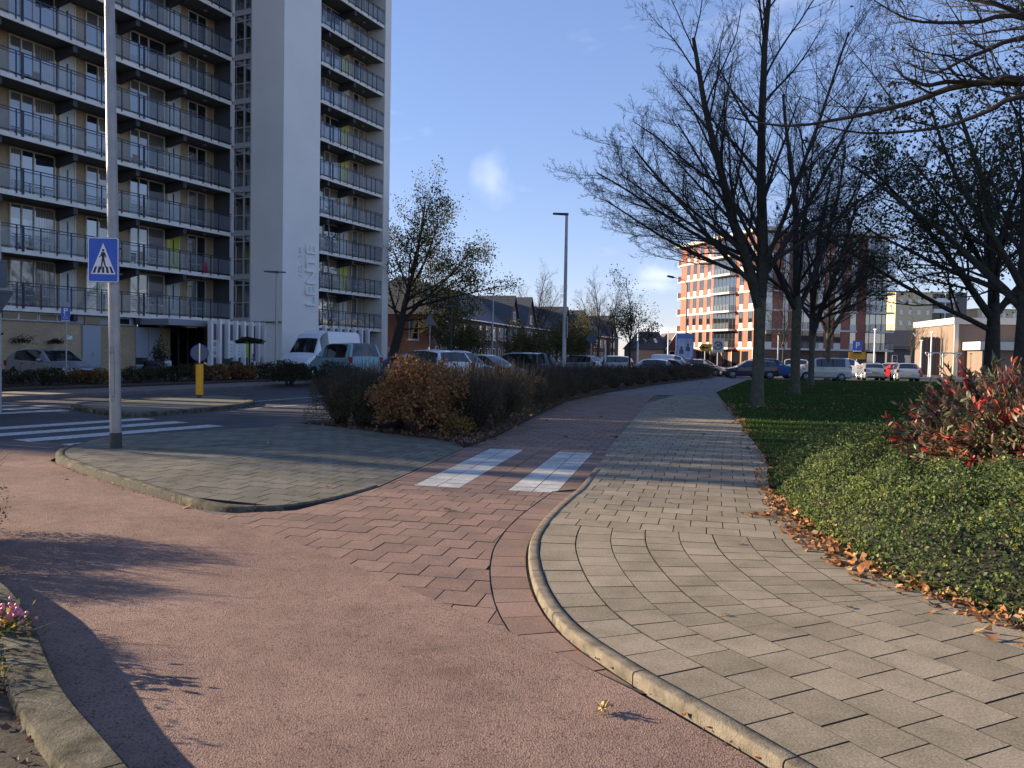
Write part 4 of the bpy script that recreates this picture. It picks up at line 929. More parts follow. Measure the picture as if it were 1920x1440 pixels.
for (x,y,h,lb_,st) in ((35.5,110,4.9,'white lamp post with small head behind the nearest tree trunks','T'),(39.6,90,4.9,'white lamp post right of the yellow detour plate','T'),(47.2,95,3.9,'short white post near the pergola','T'),(45.8,90,4.7,'white post just left of the taupe hall','T'),(18.9,100,4.8,'thin white lamp post left of the election board','T'),(13.7,90,6.1,'thin white post at the left end of the beige house','T')):
    lamp(x,y,h,lb_,r0=.09,r1=.07,style=st,m=M['white'])
# back of triangular sign, round sign
small_pole(-6.05,60,4.0,label='thin post of the triangular sign in front of the orange brick wall',r=.03)
s=empty('warning_sign',(-6.05,59.9,4.0),R(10),label='back of a grey triangular sign in front of the orange brick end wall',cat='traffic sign'); mb=MB(); plate(mb,[(-.52,-.42),(.52,-.42),(0,.46)],-.01,.01); mb.build('plate',M['galv'],s)
small_pole(5.25,55,2.6,label='thin post of the dark round sign behind the hedge')
s=empty('round_sign',(5.25,54.9,2.75),0,label='dark round sign seen from behind, right of the tall lamp post',cat='traffic sign'); mb=MB(); mb.tube([(0,-.01,0),(0,.01,0)],.32,28); mb.build('plate',mat('sign_back_dark',(.06,.08,.12),.5),s)
small_pole(6.55,58,2.4,label='pale short post behind the hedge in front of the white hatchback',r=.06,m=M['cream'])
# 30 zone sign
small_pole(19.96,80,2.3,label='post of the square thirty sign',r=.05)
s=empty('speed_zone_sign',(19.96,79.9,2.8),0,label='white square sign with a ringed 30 before the red flats',cat='traffic sign')
mb=MB(); plate(mb,rr(.56,.70,.05),-.012,.012); mb.build('plate',mat('aged_sign_white',(.55,.55,.52),.5),s)
mb=MB(); mb.tube([(.36*math.cos(a),-.02,.0+.36*math.sin(a)) for a in np.linspace(0,2*math.pi,33)],.055,6,cap=False); mb.build('ring',mat('ring_dark',(.10,.05,.05),.5),s)
put_text('30',.42,.004,M['sb'],s,Matrix.Translation((0,-.02,0))@FXS,'number',bold=.012)
# yellow arrow sign
small_pole(18.25,78,2.5,label='post of the yellow arrow sign',r=.05)
s=empty('detour_sign',(18.25,77.9,2.55),0,label='yellow direction sign with black arrow pointing left before the red flats',cat='direction sign')
mb=MB(); plate(mb,[(-.62,0),(-.35,.34),(.6,.34),(.6,-.34),(-.35,-.34)],-.012,.012,0); mb.build('plate',mat('sign_yellow',(.65,.36,.01),.5),s)
mb=MB(); plate(mb,[(-.42,0),(-.12,.22),(-.12,.07),(.3,.07),(.3,-.07),(-.12,-.07),(-.12,-.22)],-.018,-.012); mb.build('arrow',M['sb'],s)
# election board
s=empty('election_board',(15.7,75,0),R(4),label='blue poster board with two grey portraits on a dark post left of the red flats',cat='billboard')
mb=MB(); mb.box(-.12,.12,-.05,.05,-.05,1.35); mb.build('post',M['dark'],s)
mb=MB(); mb.box(-.82,.82,-.04,.04,1.3,3.75); mb.build('board',mat('board_blue',(.16,.20,.42),.5,var=.2,vscale=3),s)
mb=MB(); mb.box(-.80,.80,-.05,-.04,3.38,3.70); mb.build('header',mat('board_header',(.12,.25,.45),.5),s)
mb=MB(); mb.box(-.70,.70,-.05,-.04,1.62,3.30); mb.build('poster',mat('poster_pale',(.42,.45,.58),.5,var=.3,vscale=2.2),s)
for x,z in ((-.32,2.4),(.28,2.65)):
    mb=MB(); plate(mb,[(x-.22,z-.5),(x+.22,z-.5),(x+.2,z-.15),(x+.09,z-.05),(x+.12,z+.12),(x,z+.24),(x-.12,z+.12),(x-.09,z-.05),(x-.2,z-.15)],-.056,-.05); mb.build('portrait',mat('portrait_grey',(.10,.11,.16),.6),s)
mb=MB(); mb.box(-.55,.55,-.056,-.05,1.44,1.58); mb.build('caption',M['sw'],s)
# parking sign right
small_pole(39.78,95,2.2,label='post of the blue parking sign above a yellow plate',r=.05)
s=empty('parking_sign',(39.78,94.9,3.3),0,label='blue square P sign in front of the red flats',cat='parking sign'); mb=MB(); plate(mb,rr(.55,.55,.05),-.012,.012); mb.build('plate',M['blue'],s); put_text('P',.95,.004,M['sw'],s,Matrix.Translation((0,-.02,0))@FXS,'letter',bold=.015)
mb=MB(); plate(mb,rr(.48,.16,.03),-.012,.012); o=mb.build('sub_plate',M['sw'],s); o.location.z=-.74
s=empty('detour_plate',(39.78,94.9,2.15),0,label='yellow orange plate under the blue P sign',cat='direction sign'); mb=MB(); plate(mb,rr(.98,.42,.05),-.012,.012); mb.build('plate',mat('plate_orange',(.70,.32,.01),.5),s)
mb=MB(); 
for r_ in range(2): mb.box(-.7,.6-.3*r_,-.018,-.012,.08-.25*r_,.14-.25*r_)
mb.build('small_print',M['sb'],s)
# pergola
s=empty('pergola',(46.2,88,0),0,label='small white timber frame beside the taupe hall',cat='pergola')
for x in (-1.6,-.1,1.4): 
    mb=MB(); mb.box(x-.06,x+.06,-.06,.06,0,2.5); mb.build('post',M['cream'],s)
mb=MB(); mb.box(-2,1.9,-.05,.05,2.5,2.62); mb.build('beam',M['cream'],s)
for x in (-1.6,-.1,1.4):
    mb=MB(); mb.tube([(x-.45,0,2.5),(x,0,2.05),(x+.45,0,2.5)],.04,4); mb.build('brace',M['cream'],s)

# ================================================================= VEHICLES
def paint(name,c,metal=.0): return mat(name,c,.32,metal,coat=.8)
CP={'white':paint('car_white',(.72,.73,.75)),'silver':paint('car_silver',(.40,.42,.44),.45),'dsilver':paint('car_grey_silver',(.30,.31,.33),.35),'black':paint('car_black',(.012,.012,.015)),'navy':paint('car_navy',(.010,.015,.05)),'blue':paint('car_blue',(.02,.09,.32)),'teal':paint('car_teal',(.24,.40,.43),.1),'red':paint('car_red',(.50,.03,.02)),'grey':paint('car_dark_grey',(.035,.035,.045),.3)}
M['cglass']=mat('car_glass',(.012,.015,.017),.04,0,spec=.8,ior=1.6); M['tail']=mat('tail_light',(.30,.01,.01),.3); M['headl']=mat('head_light',(.55,.57,.60),.15,.3,coat=.5); M['plateY']=mat('number_plate',(.70,.48,.03),.5); M['plastic']=mat('black_plastic',(.02,.02,.022),.6)
# profile points: (x, half width, waist height, roof height, roof half width factor, side glass to next, top glass to next)
PROF={
 'hatch':dict(L=4.15,H=1.44,w=.86,st=[(0,.60,.55,.55,0,0),(.06,.74,.66,.66,0,0),(.3,.81,.74,.75,0,0),(.9,.85,.86,.88,0,0),(1.12,.86,.92,.96,0,1),(1.75,.86,.94,1.38,1,0),(2.05,.86,.95,1.44,1,0),(2.75,.86,.97,1.45,2,0),(2.83,.86,.97,1.45,1,0),(3.45,.85,.99,1.38,0,0),(3.6,.85,1.0,1.34,0,1),(3.98,.82,1.0,1.04,0,0),(4.10,.78,.80,.82,0,0),(4.15,.74,.60,.60,0,0)]),
 'wagon':dict(L=4.6,H=1.48,w=.88,st=[(0,.62,.55,.55,0,0),(.06,.75,.66,.66,0,0),(.35,.82,.75,.76,0,0),(1.05,.87,.88,.90,0,0),(1.25,.88,.93,.97,0,1),(1.95,.88,.95,1.41,1,0),(2.2,.88,.96,1.47,1,0),(2.9,.88,.98,1.48,2,0),(2.98,.88,.98,1.48,1,0),(3.6,.88,.99,1.46,2,0),(3.68,.88,.99,1.46,1,0),(4.15,.86,1.0,1.42,0,1),(4.45,.83,1.0,1.04,0,0),(4.56,.80,.80,.82,0,0),(4.6,.76,.60,.60,0,0)]),
 'mpv':dict(L=4.2,H=1.78,w=.87,st=[(0,.62,.60,.60,0,0),(.06,.76,.74,.74,0,0),(.3,.82,.86,.87,0,0),(.75,.86,1.02,1.05,0,0),(.9,.86,1.08,1.12,0,1),(1.55,.87,1.10,1.68,1,0),(1.9,.87,1.10,1.76,2,0),(1.98,.87,1.10,1.77,1,0),(2.75,.87,1.11,1.78,2,0),(2.83,.87,1.11,1.78,1,0),(3.7,.87,1.12,1.77,0,0),(3.95,.86,1.12,1.74,0,1),(4.10,.85,1.10,1.18,0,0),(4.18,.83,.85,.87,0,0),(4.2,.80,.60,.60,0,0)]),
 'van':dict(L=5.9,H=2.65,w=.98,st=[(0,.70,.62,.62,0,0),(.06,.85,.80,.80,0,0),(.3,.92,1.02,1.04,0,0),(.85,.96,1.24,1.28,0,0),(.95,.97,1.28,1.34,0,1),(1.55,.98,1.36,2.16,1,0),(1.8,.98,1.36,2.42,1,0),(2.35,.98,1.38,2.62,0,0),(5.6,.98,1.40,2.62,0,0),(5.86,.97,1.40,2.50,0,0),(5.9,.95,1.30,2.2,0,0)]),
 'smallvan':dict(L=4.4,H=1.85,w=.90,st=[(0,.62,.58,.58,0,0),(.06,.78,.72,.72,0,0),(.35,.86,.86,.88,0,0),(.95,.89,1.02,1.06,0,0),(1.1,.9,1.06,1.12,0,1),(1.7,.9,1.10,1.66,1,0),(2.3,.9,1.10,1.82,0,0),(4.15,.9,1.1,1.84,0,0),(4.35,.89,1.1,1.76,0,0),(4.4,.86,1.0,1.5,0,0)]),
 'suv':dict(L=4.4,H=1.66,w=.90,st=[(0,.66,.60,.60,0,0),(.06,.80,.78,.78,0,0),(.35,.86,.90,.91,0,0),(1.05,.9,1.02,1.04,0,0),(1.25,.9,1.06,1.10,0,1),(1.85,.9,1.08,1.56,1,0),(2.15,.9,1.09,1.64,1,0),(2.85,.9,1.10,1.66,2,0),(2.93,.9,1.10,1.66,1,0),(3.55,.9,1.12,1.62,1,0),(3.95,.88,1.14,1.56,0,1),(4.22,.86,1.12,1.18,0,0),(4.34,.83,.85,.87,0,0),(4.4,.8,.62,.62,0,0)]),
}
CARM={}
def wheel_meshes(r):
    mb=MB(); mb.tube([(0,-.10,0),(0,-.095,0),(0,.095,0),(0,.10,0)],[r-.02,r,r,r-.02],24); ty=mb.mesh('tyre',M['black'],True,40)
    mb=MB(); mb.tube([(0,-.104,0),(0,-.112,0)],[r*.64,r*.60],20,0); 
    for k in range(7):
        a=2*math.pi*k/7; mb.tube([(0,-.118,0),(math.cos(a)*r*.6,-.116,math.sin(a)*r*.6)],[.035,.028],4,1)
    mb.tube([(r*.62*math.cos(a),-.112,r*.62*math.sin(a)) for a in np.linspace(0,2*math.pi,21)],.015,4,1,cap=False)
    ri=mb.mesh('rim',[M['plastic'],M['chrome']]); return ty,ri
WH=wheel_meshes(.31)
def carmeshes(kind,paintm):
    key=(kind,paintm.name)
    if key in CARM: return CARM[key]
    P=PROF[kind]; st=P['st']; mb=MB(); mg=MB()
    ring=[]
    for (x,hw,zb,zr,_,_) in st:
        g=max(0,zr-zb); wr=hw*.985-min(.20,g*.36); lo=.20 if .1<x<P['L']-.1 else .30
        ring.append([(x,hw*.93,lo),(x,hw*.995,lo+.14),(x,hw,(lo+zb)*.5+.06),(x,hw*.985,zb-.03),(x,hw*.955,zb),(x,wr,zr-.035 if g>.1 else zr-.005),(x,wr*.86,zr+.0),(x,wr*.45,zr+.022),(x,0,zr+.03)])
    nR=len(ring[0])
    for sgn in (1,-1):
        for i in range(len(ring)-1):
            sg,tg=st[i][4],st[i][5]
            for j in range(nR-1):
                q=[ring[i][j],ring[i+1][j],ring[i+1][j+1],ring[i][j+1]]; q=[(p[0],p[1]*sgn,p[2]) for p in q]
                if sgn<0: q=q[::-1]
                f=[(3,2,1,0)]
                isg=(j==4 and sg==1) or (tg and j in (6,7)); 
                if j==4 and tg and not sg: pass
                if (j==4 and sg==2): mg.add(q,f,1)
                elif isg: mg.add(q,f,0)
                else: mb.add(q,f,0)
    for e in (0,-1):
        r=ring[e]; pts=[(p[0],p[1],p[2]) for p in r]+[(p[0],-p[1],p[2]) for p in r[::-1][1:]]; mb.add(pts,[tuple(range(len(pts))) if e==0 else tuple(range(len(pts)-1,-1,-1))],0)
    body=mb.mesh('body',[paintm],True,32); glass=mg.mesh('windows',[M['cglass'],M['plastic']],False)
    # dark sill and wheel housings, bumper insert
    wb=(.82,P['L']-.80 if P['L']<5 else P['L']-1.25)
    for x in wb:
        for s_ in (1,-1):
            pass
    y=P['w']-.02; mh=MB(); mh.tube([(0,-.25,0),(0,.012,0)],.375,22); arch=(mh.mesh('wheel_arch',M['plastic']),y)
    CARM[key]=(body,glass,arch,wb); return CARM[key]
def car(kind,paintm,x,y,head,label,cat='car',group=None,z=-.05,rear_plate=True,name='parked_car'):
    """head: compass direction the nose points to; local +x runs from nose to tail"""
    P=PROF[kind]; body,glass,arch,wb=carmeshes(kind,paintm)
    t=empty(name,(x,y,z),R(90-head)+math.pi,label=label,cat=cat,group=group)
    off=-P['L']/2
    for nme,me in (('body',body),('windows',glass)): link_mesh(nme,me,t,(off,0,0))
    for i,xw in enumerate(wb):
        for s_ in (-1,1):
            o=link_mesh('wheel_arch',arch[0],t,(off+xw,s_*arch[1],.33)); o.rotation_euler=(0,0,0 if s_>0 else math.pi)
            o=link_mesh('wheel',WH[0],t,(off+xw,s_*(P['w']-.075),.31)); o.rotation_euler=(0,0,0 if s_<0 else math.pi); link_mesh('rim',WH[1],o,(0,0,0))
    L_=P['L']; st=P['st']; hz=st[1][2]
    for s_ in (-1,1):
        mb=MB(); z0=hz-.16
        mb.add([(off+.02,s_*.46,z0),(off+.10,s_*.74,z0+.02),(off+.34,s_*.825,z0+.10),(off+.36,s_*.80,z0+.20),(off+.14,s_*.70,z0+.16),(off+.03,s_*.48,z0+.13)],[(0,1,2,3,4,5)])
        mb2=MB(); b0=(off-.005,.02)
        mb2.tube([(off+.03,s_*.50,z0+.07),(off+.12,s_*.70,z0+.09),(off+.30,s_*(P['w']-.045),z0+.13)],[.05,.075,.045],8); mb2.build('headlight',M['headl'],t,smooth=True)
        tz=.80 if kind in('hatch','wagon') else (.95 if kind in('mpv','suv') else .9); tx=off+L_-.10
        mb3=MB(); mb3.box(tx-.10,tx+.075,s_*(P['w']-.17) if s_>0 else -(P['w']-.03),(P['w']-.03) if s_>0 else -(P['w']-.17),tz-.08,tz+(.16 if kind in('hatch','wagon') else .22)); mb3.build('tail_light',M['tail'],t)
        mb4=MB(); mb4.tube([(off+st[5][0]-.15,s_*(P['w']-.06),st[5][2]+.02),(off+st[5][0]-.18,s_*(P['w']+.05),st[5][2]+.06),(off+st[5][0]-.18,s_*(P['w']+.17),st[5][2]+.07)],[.03,.07,.06],8); mb4.build('side_mirror',paintm,t,smooth=True)
        for k,xx in enumerate((.47,.66)):
            if kind in('van','smallvan') and k: continue
            mb5=MB(); a=off+L_*xx; mb5.box(a,a+.16,s_*P['w']-.012*s_-.012,s_*P['w']-.012*s_+.012,.82+(.1 if kind in('mpv','suv','smallvan') else 0)+(.25 if kind=='van' else 0),.85+(.1 if kind in('mpv','suv','smallvan') else 0)+(.25 if kind=='van' else 0)); mb5.build('door_handle',M['plastic'],t)
    mb=MB(); mb.box(off-.012,off+.02,-.26,.26,.40,.51); mb.build('number_plate',M['plateY'],t)
    mb=MB(); pz=.50 if kind!='hatch' else .62; mb.box(off+L_-.02,off+L_+.012,-.26,.26,pz,pz+.11); mb.build('number_plate',M['plateY'],t)
    mb=MB(); mb.box(off-.006,off+.03,-.42,.42,.54,.62); mb.box(off-.006,off+.03,-.5,.5,.24,.36); mb.build('grille',M['plastic'],t)
    mb=MB(); mb.box(off+L_-.03,off+L_+.008,-.62,.62,.24,.36); mb.build('rear_bumper_insert',M['plastic'],t)
    # door seams
    mb=MB()
    for s_ in (-1,1):
        for xx in ((.33,.52,.70) if kind not in('van','smallvan') else (.28,.46)):
            a=off+L_*xx; mb.box(a,a+.012,s_*(P['w']+.001)-.004,s_*(P['w']+.001)+.004,.42,.80)
    mb.build('door_seam',M['plastic'],t)
    return t
car('hatch',CP['dsilver'],-19.6,35.0,117,'silver grey hatchback parked nose out in front of the brick ground floor',z=.0)
car('van',CP['white'],-11.1,47.8,-160,'tall white panel van parked under the white stair tower','van',z=.12,name='delivery_van')
car('mpv',CP['teal'],-7.85,38.3,-40,'pale teal high roofed car with wide side windows in front of the white van',z=.18)
car('hatch',CP['blue'],-5.2,40.5,-50,'blue car mostly hidden behind the golden shrub, beside the teal car',z=.10)
car('suv',CP['white'],-3.6,34.5,-42,'white car with black roof rails behind the hedge',z=.05)
car('suv',CP['grey'],-2.55,37.8,140,'dark grey car behind the hedge, right of the white one, windscreen towards the path',z=.05)
car('wagon',CP['black'],-1.3,44,120,'low black car behind the hedge under the slim lamp post',z=.05)
car('mpv',CP['black'],.35,48,-50,'black boxy car behind the hedge left of the tall lamp post',z=-.1)
car('hatch',CP['grey'],1.2,54,-40,'dark purple grey car behind the hedge close to the tall lamp post')
car('suv',CP['silver'],5.0,66,-60,'grey car just right of the tall lamp post, far behind the hedge')
car('suv',CP['white'],8.2,70,-75,'white sporty hatchback far behind the hedge, left of the thin tree')
car('hatch',CP['silver'],10.1,61.5,-78,'silver hatchback seen side on behind the thin young tree')
car('hatch',CP['grey'],11.9,65.5,-60,'dark car partly behind the silver hatchback')
car('wagon',CP['navy'],13.4,67.5,110,'navy car between the silver hatchback and the white van')
car('smallvan',CP['white'],14.6,73,112,'white rounded delivery van left of the election board','van',name='delivery_van')
car('wagon',CP['silver'],17.3,75,118,'silver car to the right of the election board')
car('wagon',CP['navy'],19.6,68,-85,'long navy car on the road left of the thickest tree trunk')
car('suv',CP['blue'],22.3,70.5,95,'bright blue car half hidden behind the thickest tree trunk')
car('suv',CP['white'],28.6,85,-70,'white car between the first and second tree trunks')
car('wagon',CP['silver'],29.6,80,-80,'silver grey car glimpsed between the second and third trunks')
car('mpv',CP['silver'],24.3,64.6,-82,'silver tall hatchback side on behind the third and fourth trunks')
car('smallvan',CP['white'],34.9,85,115,'small white van parked right of the fourth trunk under the parking sign','van',name='delivery_van')
car('hatch',CP['silver'],30.3,69.5,14,'small silver hatchback seen from the rear at the edge of the lawn')
car('hatch',CP['white'],37.6,82,-40,'white hatchback behind the red car')
car('hatch',CP['red'],35.3,75.5,-50,'red hatchback between the two silver rear ends')
car('wagon',CP['silver'],32.4,67.9,18,'silver estate car seen from the rear beside the red leaved shrub')
# --- scooters in front of the entrance
def scooter(x,y,head,label,body):
    t=empty('motor_scooter',(x,y,0),R(90-head)+math.pi,label=label,cat='scooter')
    for xw in (-.62,.62):
        mb=MB(); mb.tube([(0,-.06,0),(0,-.05,0),(0,.05,0),(0,.06,0)],[.20,.25,.25,.20],18); o=mb.build('wheel',M['black'],t,True,loc=(xw,0,.25))
        mb=MB(); mb.tube([(0,-.065,0),(0,.065,0)],.13,12); mb.build('rim',M['chrome'],o)
    mb=MB(); mb.tube([(.75,0,.62),(.4,0,.66),(.0,0,.55),(-.1,0,.35),(-.35,0,.32),(-.45,0,.6),(-.5,0,.95)],[.10,.20,.19,.13,.12,.15,.10],12); mb.build('body',body,t,smooth=True)
    mb=MB(); mb.tube([(.65,0,.84),(.3,0,.86),(.02,0,.80)],[.12,.16,.09],10); mb.build('seat',M['black'],t,smooth=True)
    mb=MB(); mb.box(-.60,-.50,-.2,.2,.62,1.0); mb.build('front_shield',mat('shield_white',(.6,.65,.7),.4),t)
    mb=MB(); mb.tube([(-.42,-.36,1.1),(-.5,-.1,1.05),(-.5,.1,1.05),(-.42,.36,1.1)],.022,6); mb.tube([(-.62,0,.25),(-.5,0,1.05)],.03,6); mb.build('handlebar',M['dark'],t)
    for s_ in (-1,1):
        mb=MB(); mb.tube([(-.47,s_*.24,1.06),(-.47,s_*.30,1.28),],.010,5); mb.tube([(-.49,s_*.30,1.31),(-.46,s_*.30,1.31)],.07,10); mb.build('mirror',M['dark'],t)
    mb=MB(); mb.box(.62,.98,-.2,.2,.80,1.12); mb.build('top_box',M['plastic'],t)
    return t
scooter(-16.6,38.4,100,'dark scooter with pale front shield and top box parked before the grey double door',M['plastic'])
scooter(-13.6,41.5,70,'black motor scooter parked in front of the white fins',M['plastic'])
# ================================================================= VEGETATION
def leafm(name,c,tr=.3,rough=.6): return mat(name,c,rough,spec=.2,trans=tr)
M['bark']=mat('bark_dark',(.045,.040,.030),.95,var=.35,vscale=8,bump=.8,bscale=25)
M['barkg']=mat('bark_mossy',(.060,.058,.030),.95,c2=(.13,.12,.085),vscale=5,bump=1.,bscale=22,detail=8)
M['twig']=mat('twig_bark',(.040,.034,.030),.9)
M['twigl']=mat('twig_bark_light',(.042,.037,.030),.95,var=.3,vscale=12)
def tubes(name, chains, mats, mi=0):
    """chains: (points list, radii list, sides, material)"""
    V=[];F=[];MI=[];b=0
    for pts,rad,n,m in chains:
        k=len(pts); P=np.array(pts); T=np.gradient(P,axis=0) if k>1 else P; T/=np.linalg.norm(T,axis=1)[:,None]+1e-9
        ref=np.array([1.,0,0]) if abs(T[0][0])<.8 else np.array([0,1.,0])
        u=ref[None,:]-T*(T@ref)[:,None]; u/=np.linalg.norm(u,axis=1)[:,None]+1e-9; v=np.cross(T,u)
        a=np.arange(n)*2*math.pi/n; ring=P[:,None,:]+(u[:,None,:]*np.cos(a)[None,:,None]+v[:,None,:]*np.sin(a)[None,:,None])*np.array(rad)[:,None,None]
        V.append(ring.reshape(-1,3)); i,j=np.meshgrid(np.arange(k-1),np.arange(n),indexing='ij'); j2=(j+1)%n
        F.append(np.stack([b+i*n+j,b+i*n+j2,b+(i+1)*n+j2,b+(i+1)*n+j],-1).reshape(-1,4)); MI.append(np.full((k-1)*n,m)); b+=k*n
    return fastmesh(name,np.concatenate(V),np.concatenate(F),mats,np.concatenate(MI),smooth=True)
def unit(v): return v/(np.linalg.norm(v)+1e-9)
def grow(rg, out, start, d, length, r, level, maxl, P):
    """one branch with its children; P: dict of tuning lists per level"""
    n=P['seg'][level]; pts=[start]; rad=[r]; d=unit(np.array(d)); p=np.array(start,float); step=length/n
    dirs=[d]
    for i in range(n):
        d=unit(d+rg.normal(0,P['wob'][level],3)+np.array([0,0,P['up'][level]])); p=p+d*step; pts.append(p.copy()); dirs.append(d); rad.append(r*(1-(i+1)/n*(1-P['tip'][level])))
    out.append((pts,rad,P['sides'][level],min(level,P.get('mm',1))))
    if level>=maxl: P['tips'].append((pts[-1],d)); P['tips'].append((pts[-2],d)) ; return
    nc=P['kids'][level]; 
    for c in range(nc):
        t=P['from'][level]+(1-P['from'][level])*(c+rg.uniform(.1,.9))/nc; i=min(int(t*n),n-1); f=t*n-i; q=np.array(pts[i])*(1-f)+np.array(pts[i+1])*f; dd=dirs[i]
        ax=unit(np.cross(dd,rg.normal(0,1,3))); ang=math.radians(rg.uniform(*P['ang'][level])); nd=dd*math.cos(ang)+ax*math.sin(ang)
        if P.get('flat'): nd=unit(nd*np.array([1,1,.8]))
        if nd[2]<-.15 and level<2: nd[2]*=-.5
        grow(rg,out,q,nd,length*P['len'][level]*(1-.45*t)*rg.uniform(.7,1.15),max(P['rmin'],rad[i]*P['rr'][level]*(1-.2*t)),level+1,maxl,P)
def leaf_quads(centers, size, rg, aspect=1.6, mats=1, dirs=None, flat=.0, fold=0):
    n=len(centers); C=np.asarray(centers,float)
    a=rg.normal(0,1,(n,3)) if dirs is None else np.asarray(dirs,float)+rg.normal(0,.45,(n,3)); a/=np.linalg.norm(a,axis=1)[:,None]
    b=rg.normal(0,1,(n,3)); 
    if flat: b[:,2]*=(1-flat)
    b-=a*(a*b).sum(1)[:,None]; b/=np.linalg.norm(b,axis=1)[:,None]+1e-9
    s=size*rg.uniform(.6,1.3,n)[:,None]
    V=np.stack([C-a*s*.5, C+b*s*.5/aspect, C+a*s*.55, C-b*s*.5/aspect],1).reshape(-1,3)
    F=np.arange(4*n).reshape(-1,4); return V,F,rg.integers(0,mats,n)
rg=np.random.default_rng(11)
# ---- bare trees : ascending fan of limbs
def bare_tree(seed,fork,limbs,trunk_r,maxl=4,dens=1.0,spread=1.0,trunk_bend=0.):
    rg=np.random.default_rng(seed); P=dict(seg=[9,8,7,5,3],wob=[.035,.065,.09,.13,.2],up=[.025,.03,.035,.03,.02],tip=[.30,.22,.25,.4,.6],sides=[8,6,4,3,3],kids=[int(16*dens),int(10*dens),int(7*dens),5],**{'from':[.16,.15,.18,.15],'len':[.50,.45,.46,.5]},ang=[(24,46),(24,48),(26,52),(25,55)],rr=[.42,.46,.5,.6],rmin=.0036,tips=[],mm=1)
    ch=[]; 
    for (d,l,r,z) in limbs: grow(rg,ch,(trunk_bend*.6,0,z),d,l,r,0,maxl,P)
    ch=[(a,b,c,min(m,1)) for a,b,c,m in ch]
    crown=tubes('crown',ch,[M['bark'],M['twig']])
    pts=[(0,0,-.1),(0,0,.15),(trunk_bend*.1,0,.9),(trunk_bend*.3,.0,2.2),(trunk_bend*.6,0,fork),(trunk_bend*.8,0,fork+.7)]
    tr=tubes('trunk',[(pts,[trunk_r*1.45,trunk_r*1.18,trunk_r,trunk_r*.95,trunk_r*1.0,trunk_r*.72],16,0)],[M['barkg']])
    return tr,crown,P['tips']
lim1=[((-.42,.05,1),9.0,.20,3.3),((.06,-.05,1),10.5,.21,3.6),((-.75,-.2,.62),6.4,.09,3.9),((.62,.25,.9),8.0,.10,4.2),((.25,-.5,.95),7.6,.09,4.4),((-.25,.6,.9),7.4,.09,4.6),((.85,-.15,.55),6.0,.07,4.6),((-.9,.1,.42),6.4,.078,4.5),((-.95,-.1,.28),5.9,.07,4.2),((-.8,.4,.35),6.2,.07,4.8),((-.55,-.5,.55),5.8,.07,5.0),((.5,.5,.5),5.6,.06,5.0)]
trA,crA,_=bare_tree(3,3.5,lim1,.195)
lim2=[((-.55,.0,.9),7.0,.14,3.6),((.0,.1,1),9.5,.17,3.8),((.5,.1,.9),8.5,.13,3.6),((-.3,-.5,.9),7.5,.09,4.2),((.3,.55,.9),7.5,.09,4.2),((.8,-.2,.55),6.0,.07,4.4),((-.8,.2,.5),5.8,.07,4.2),((.15,-.6,.7),6.2,.07,4.8)]
trB,crB,_=bare_tree(8,3.6,lim2,.215,dens=.72)
def place_tree(tr,cr,x,y,rz,sc,label,group='bare trees in a row on the lawn',cat='tree',name='bare_tree',extra=None,z=0):
    t=empty(name,(x,y,z),rz,label=label,cat=cat,group=group); t.scale=(sc,sc,sc); link_mesh('trunk',tr,t,(0,0,0)); link_mesh('crown',cr,t,(0,0,0))
    if extra is not None: link_mesh('leaves',extra,t,(0,0,0))
    return t
place_tree(trA,crA,8.2,27.4,0,1.0,'nearest bare tree on the lawn, with a mossy trunk forking low')
place_tree(trB,crB,13.15,38.2,.3,1.05,'second bare tree from the path, dark trunk behind the mossy one')
place_tree(trA,crA,18.7,51.4,2.2,.95,'third bare tree of the row, slimmer dark trunk')
place_tree(trB,crB,24.55,64.0,1.9,.90,'fourth and farthest bare tree of the row, low forked side limbs')
# trees beyond the left edge of the picture, whose shade stripes the paving
limT=[((.15,0,1),6.5,.12,10.6),((-.5,.2,.9),5.5,.09,10.3),((.5,-.3,.9),5.5,.09,10.4),((.0,.6,.9),5.2,.08,10.8),((-.2,-.6,.9),5.2,.08,11.0)]
rgT=np.random.default_rng(4)
_,crT,_=bare_tree(14,10.5,limT,.2,dens=.8)
trT=tubes('trunk',[([(0,0,-.1),(0,0,.2),(.03,.02,3),(-.05,.0,6),(.04,.03,9),(0,0,11.5)],[.38,.33,.29,.26,.23,.16],12,0),([(0,0,6.2),(.6,.5,7.4),(1.0,1.3,9.2)],[.06,.045,.02],6,0),([(0,0,7.4),(-.4,-.7,8.6),(-.7,-1.4,10.2)],[.06,.045,.02],6,0),([(0,0,5.2),(.2,-.8,6.2),(.5,-1.7,7.6)],[.05,.04,.015],6,0)],[M['bark']])
for i,(c_,xx) in enumerate([(12.3,-26),(13.9,-31),(14.9,-27),(16.4,-33),(17.5,-28),(18.9,-34),(20.3,-30),(21.8,-35),(23.4,-31),(18.2,-26),(25.2,-34),(11.2,-36),(13.2,-24.5),(15.6,-36),(17.0,-24),(19.6,-39)]):
    place_tree(trT,crT,xx,c_-xx*.2493,i*1.3,1.0+.06*(i%3),'%s tall bare trunk out of view at the left, striping the paths with shadow'%'first second third fourth fifth sixth seventh eighth ninth tenth eleventh twelfth thirteenth fourteenth fifteenth last'.split()[i],group='tall bare trees out of view at the left')
SHADE=1
for i,(x,y,rz,sc) in enumerate([(-24,20.2,.5,.8),(-38,25.6,2.,1.0),(-21,17.4,3.3,.62)]):
    place_tree(trA if i%2 else trB,crA if i%2 else crB,x,y,rz,sc,'%s spreading bare tree out of view at the left, shading the paths'%['nearest','middle','farthest'][i],group='bare trees out of view at the left')

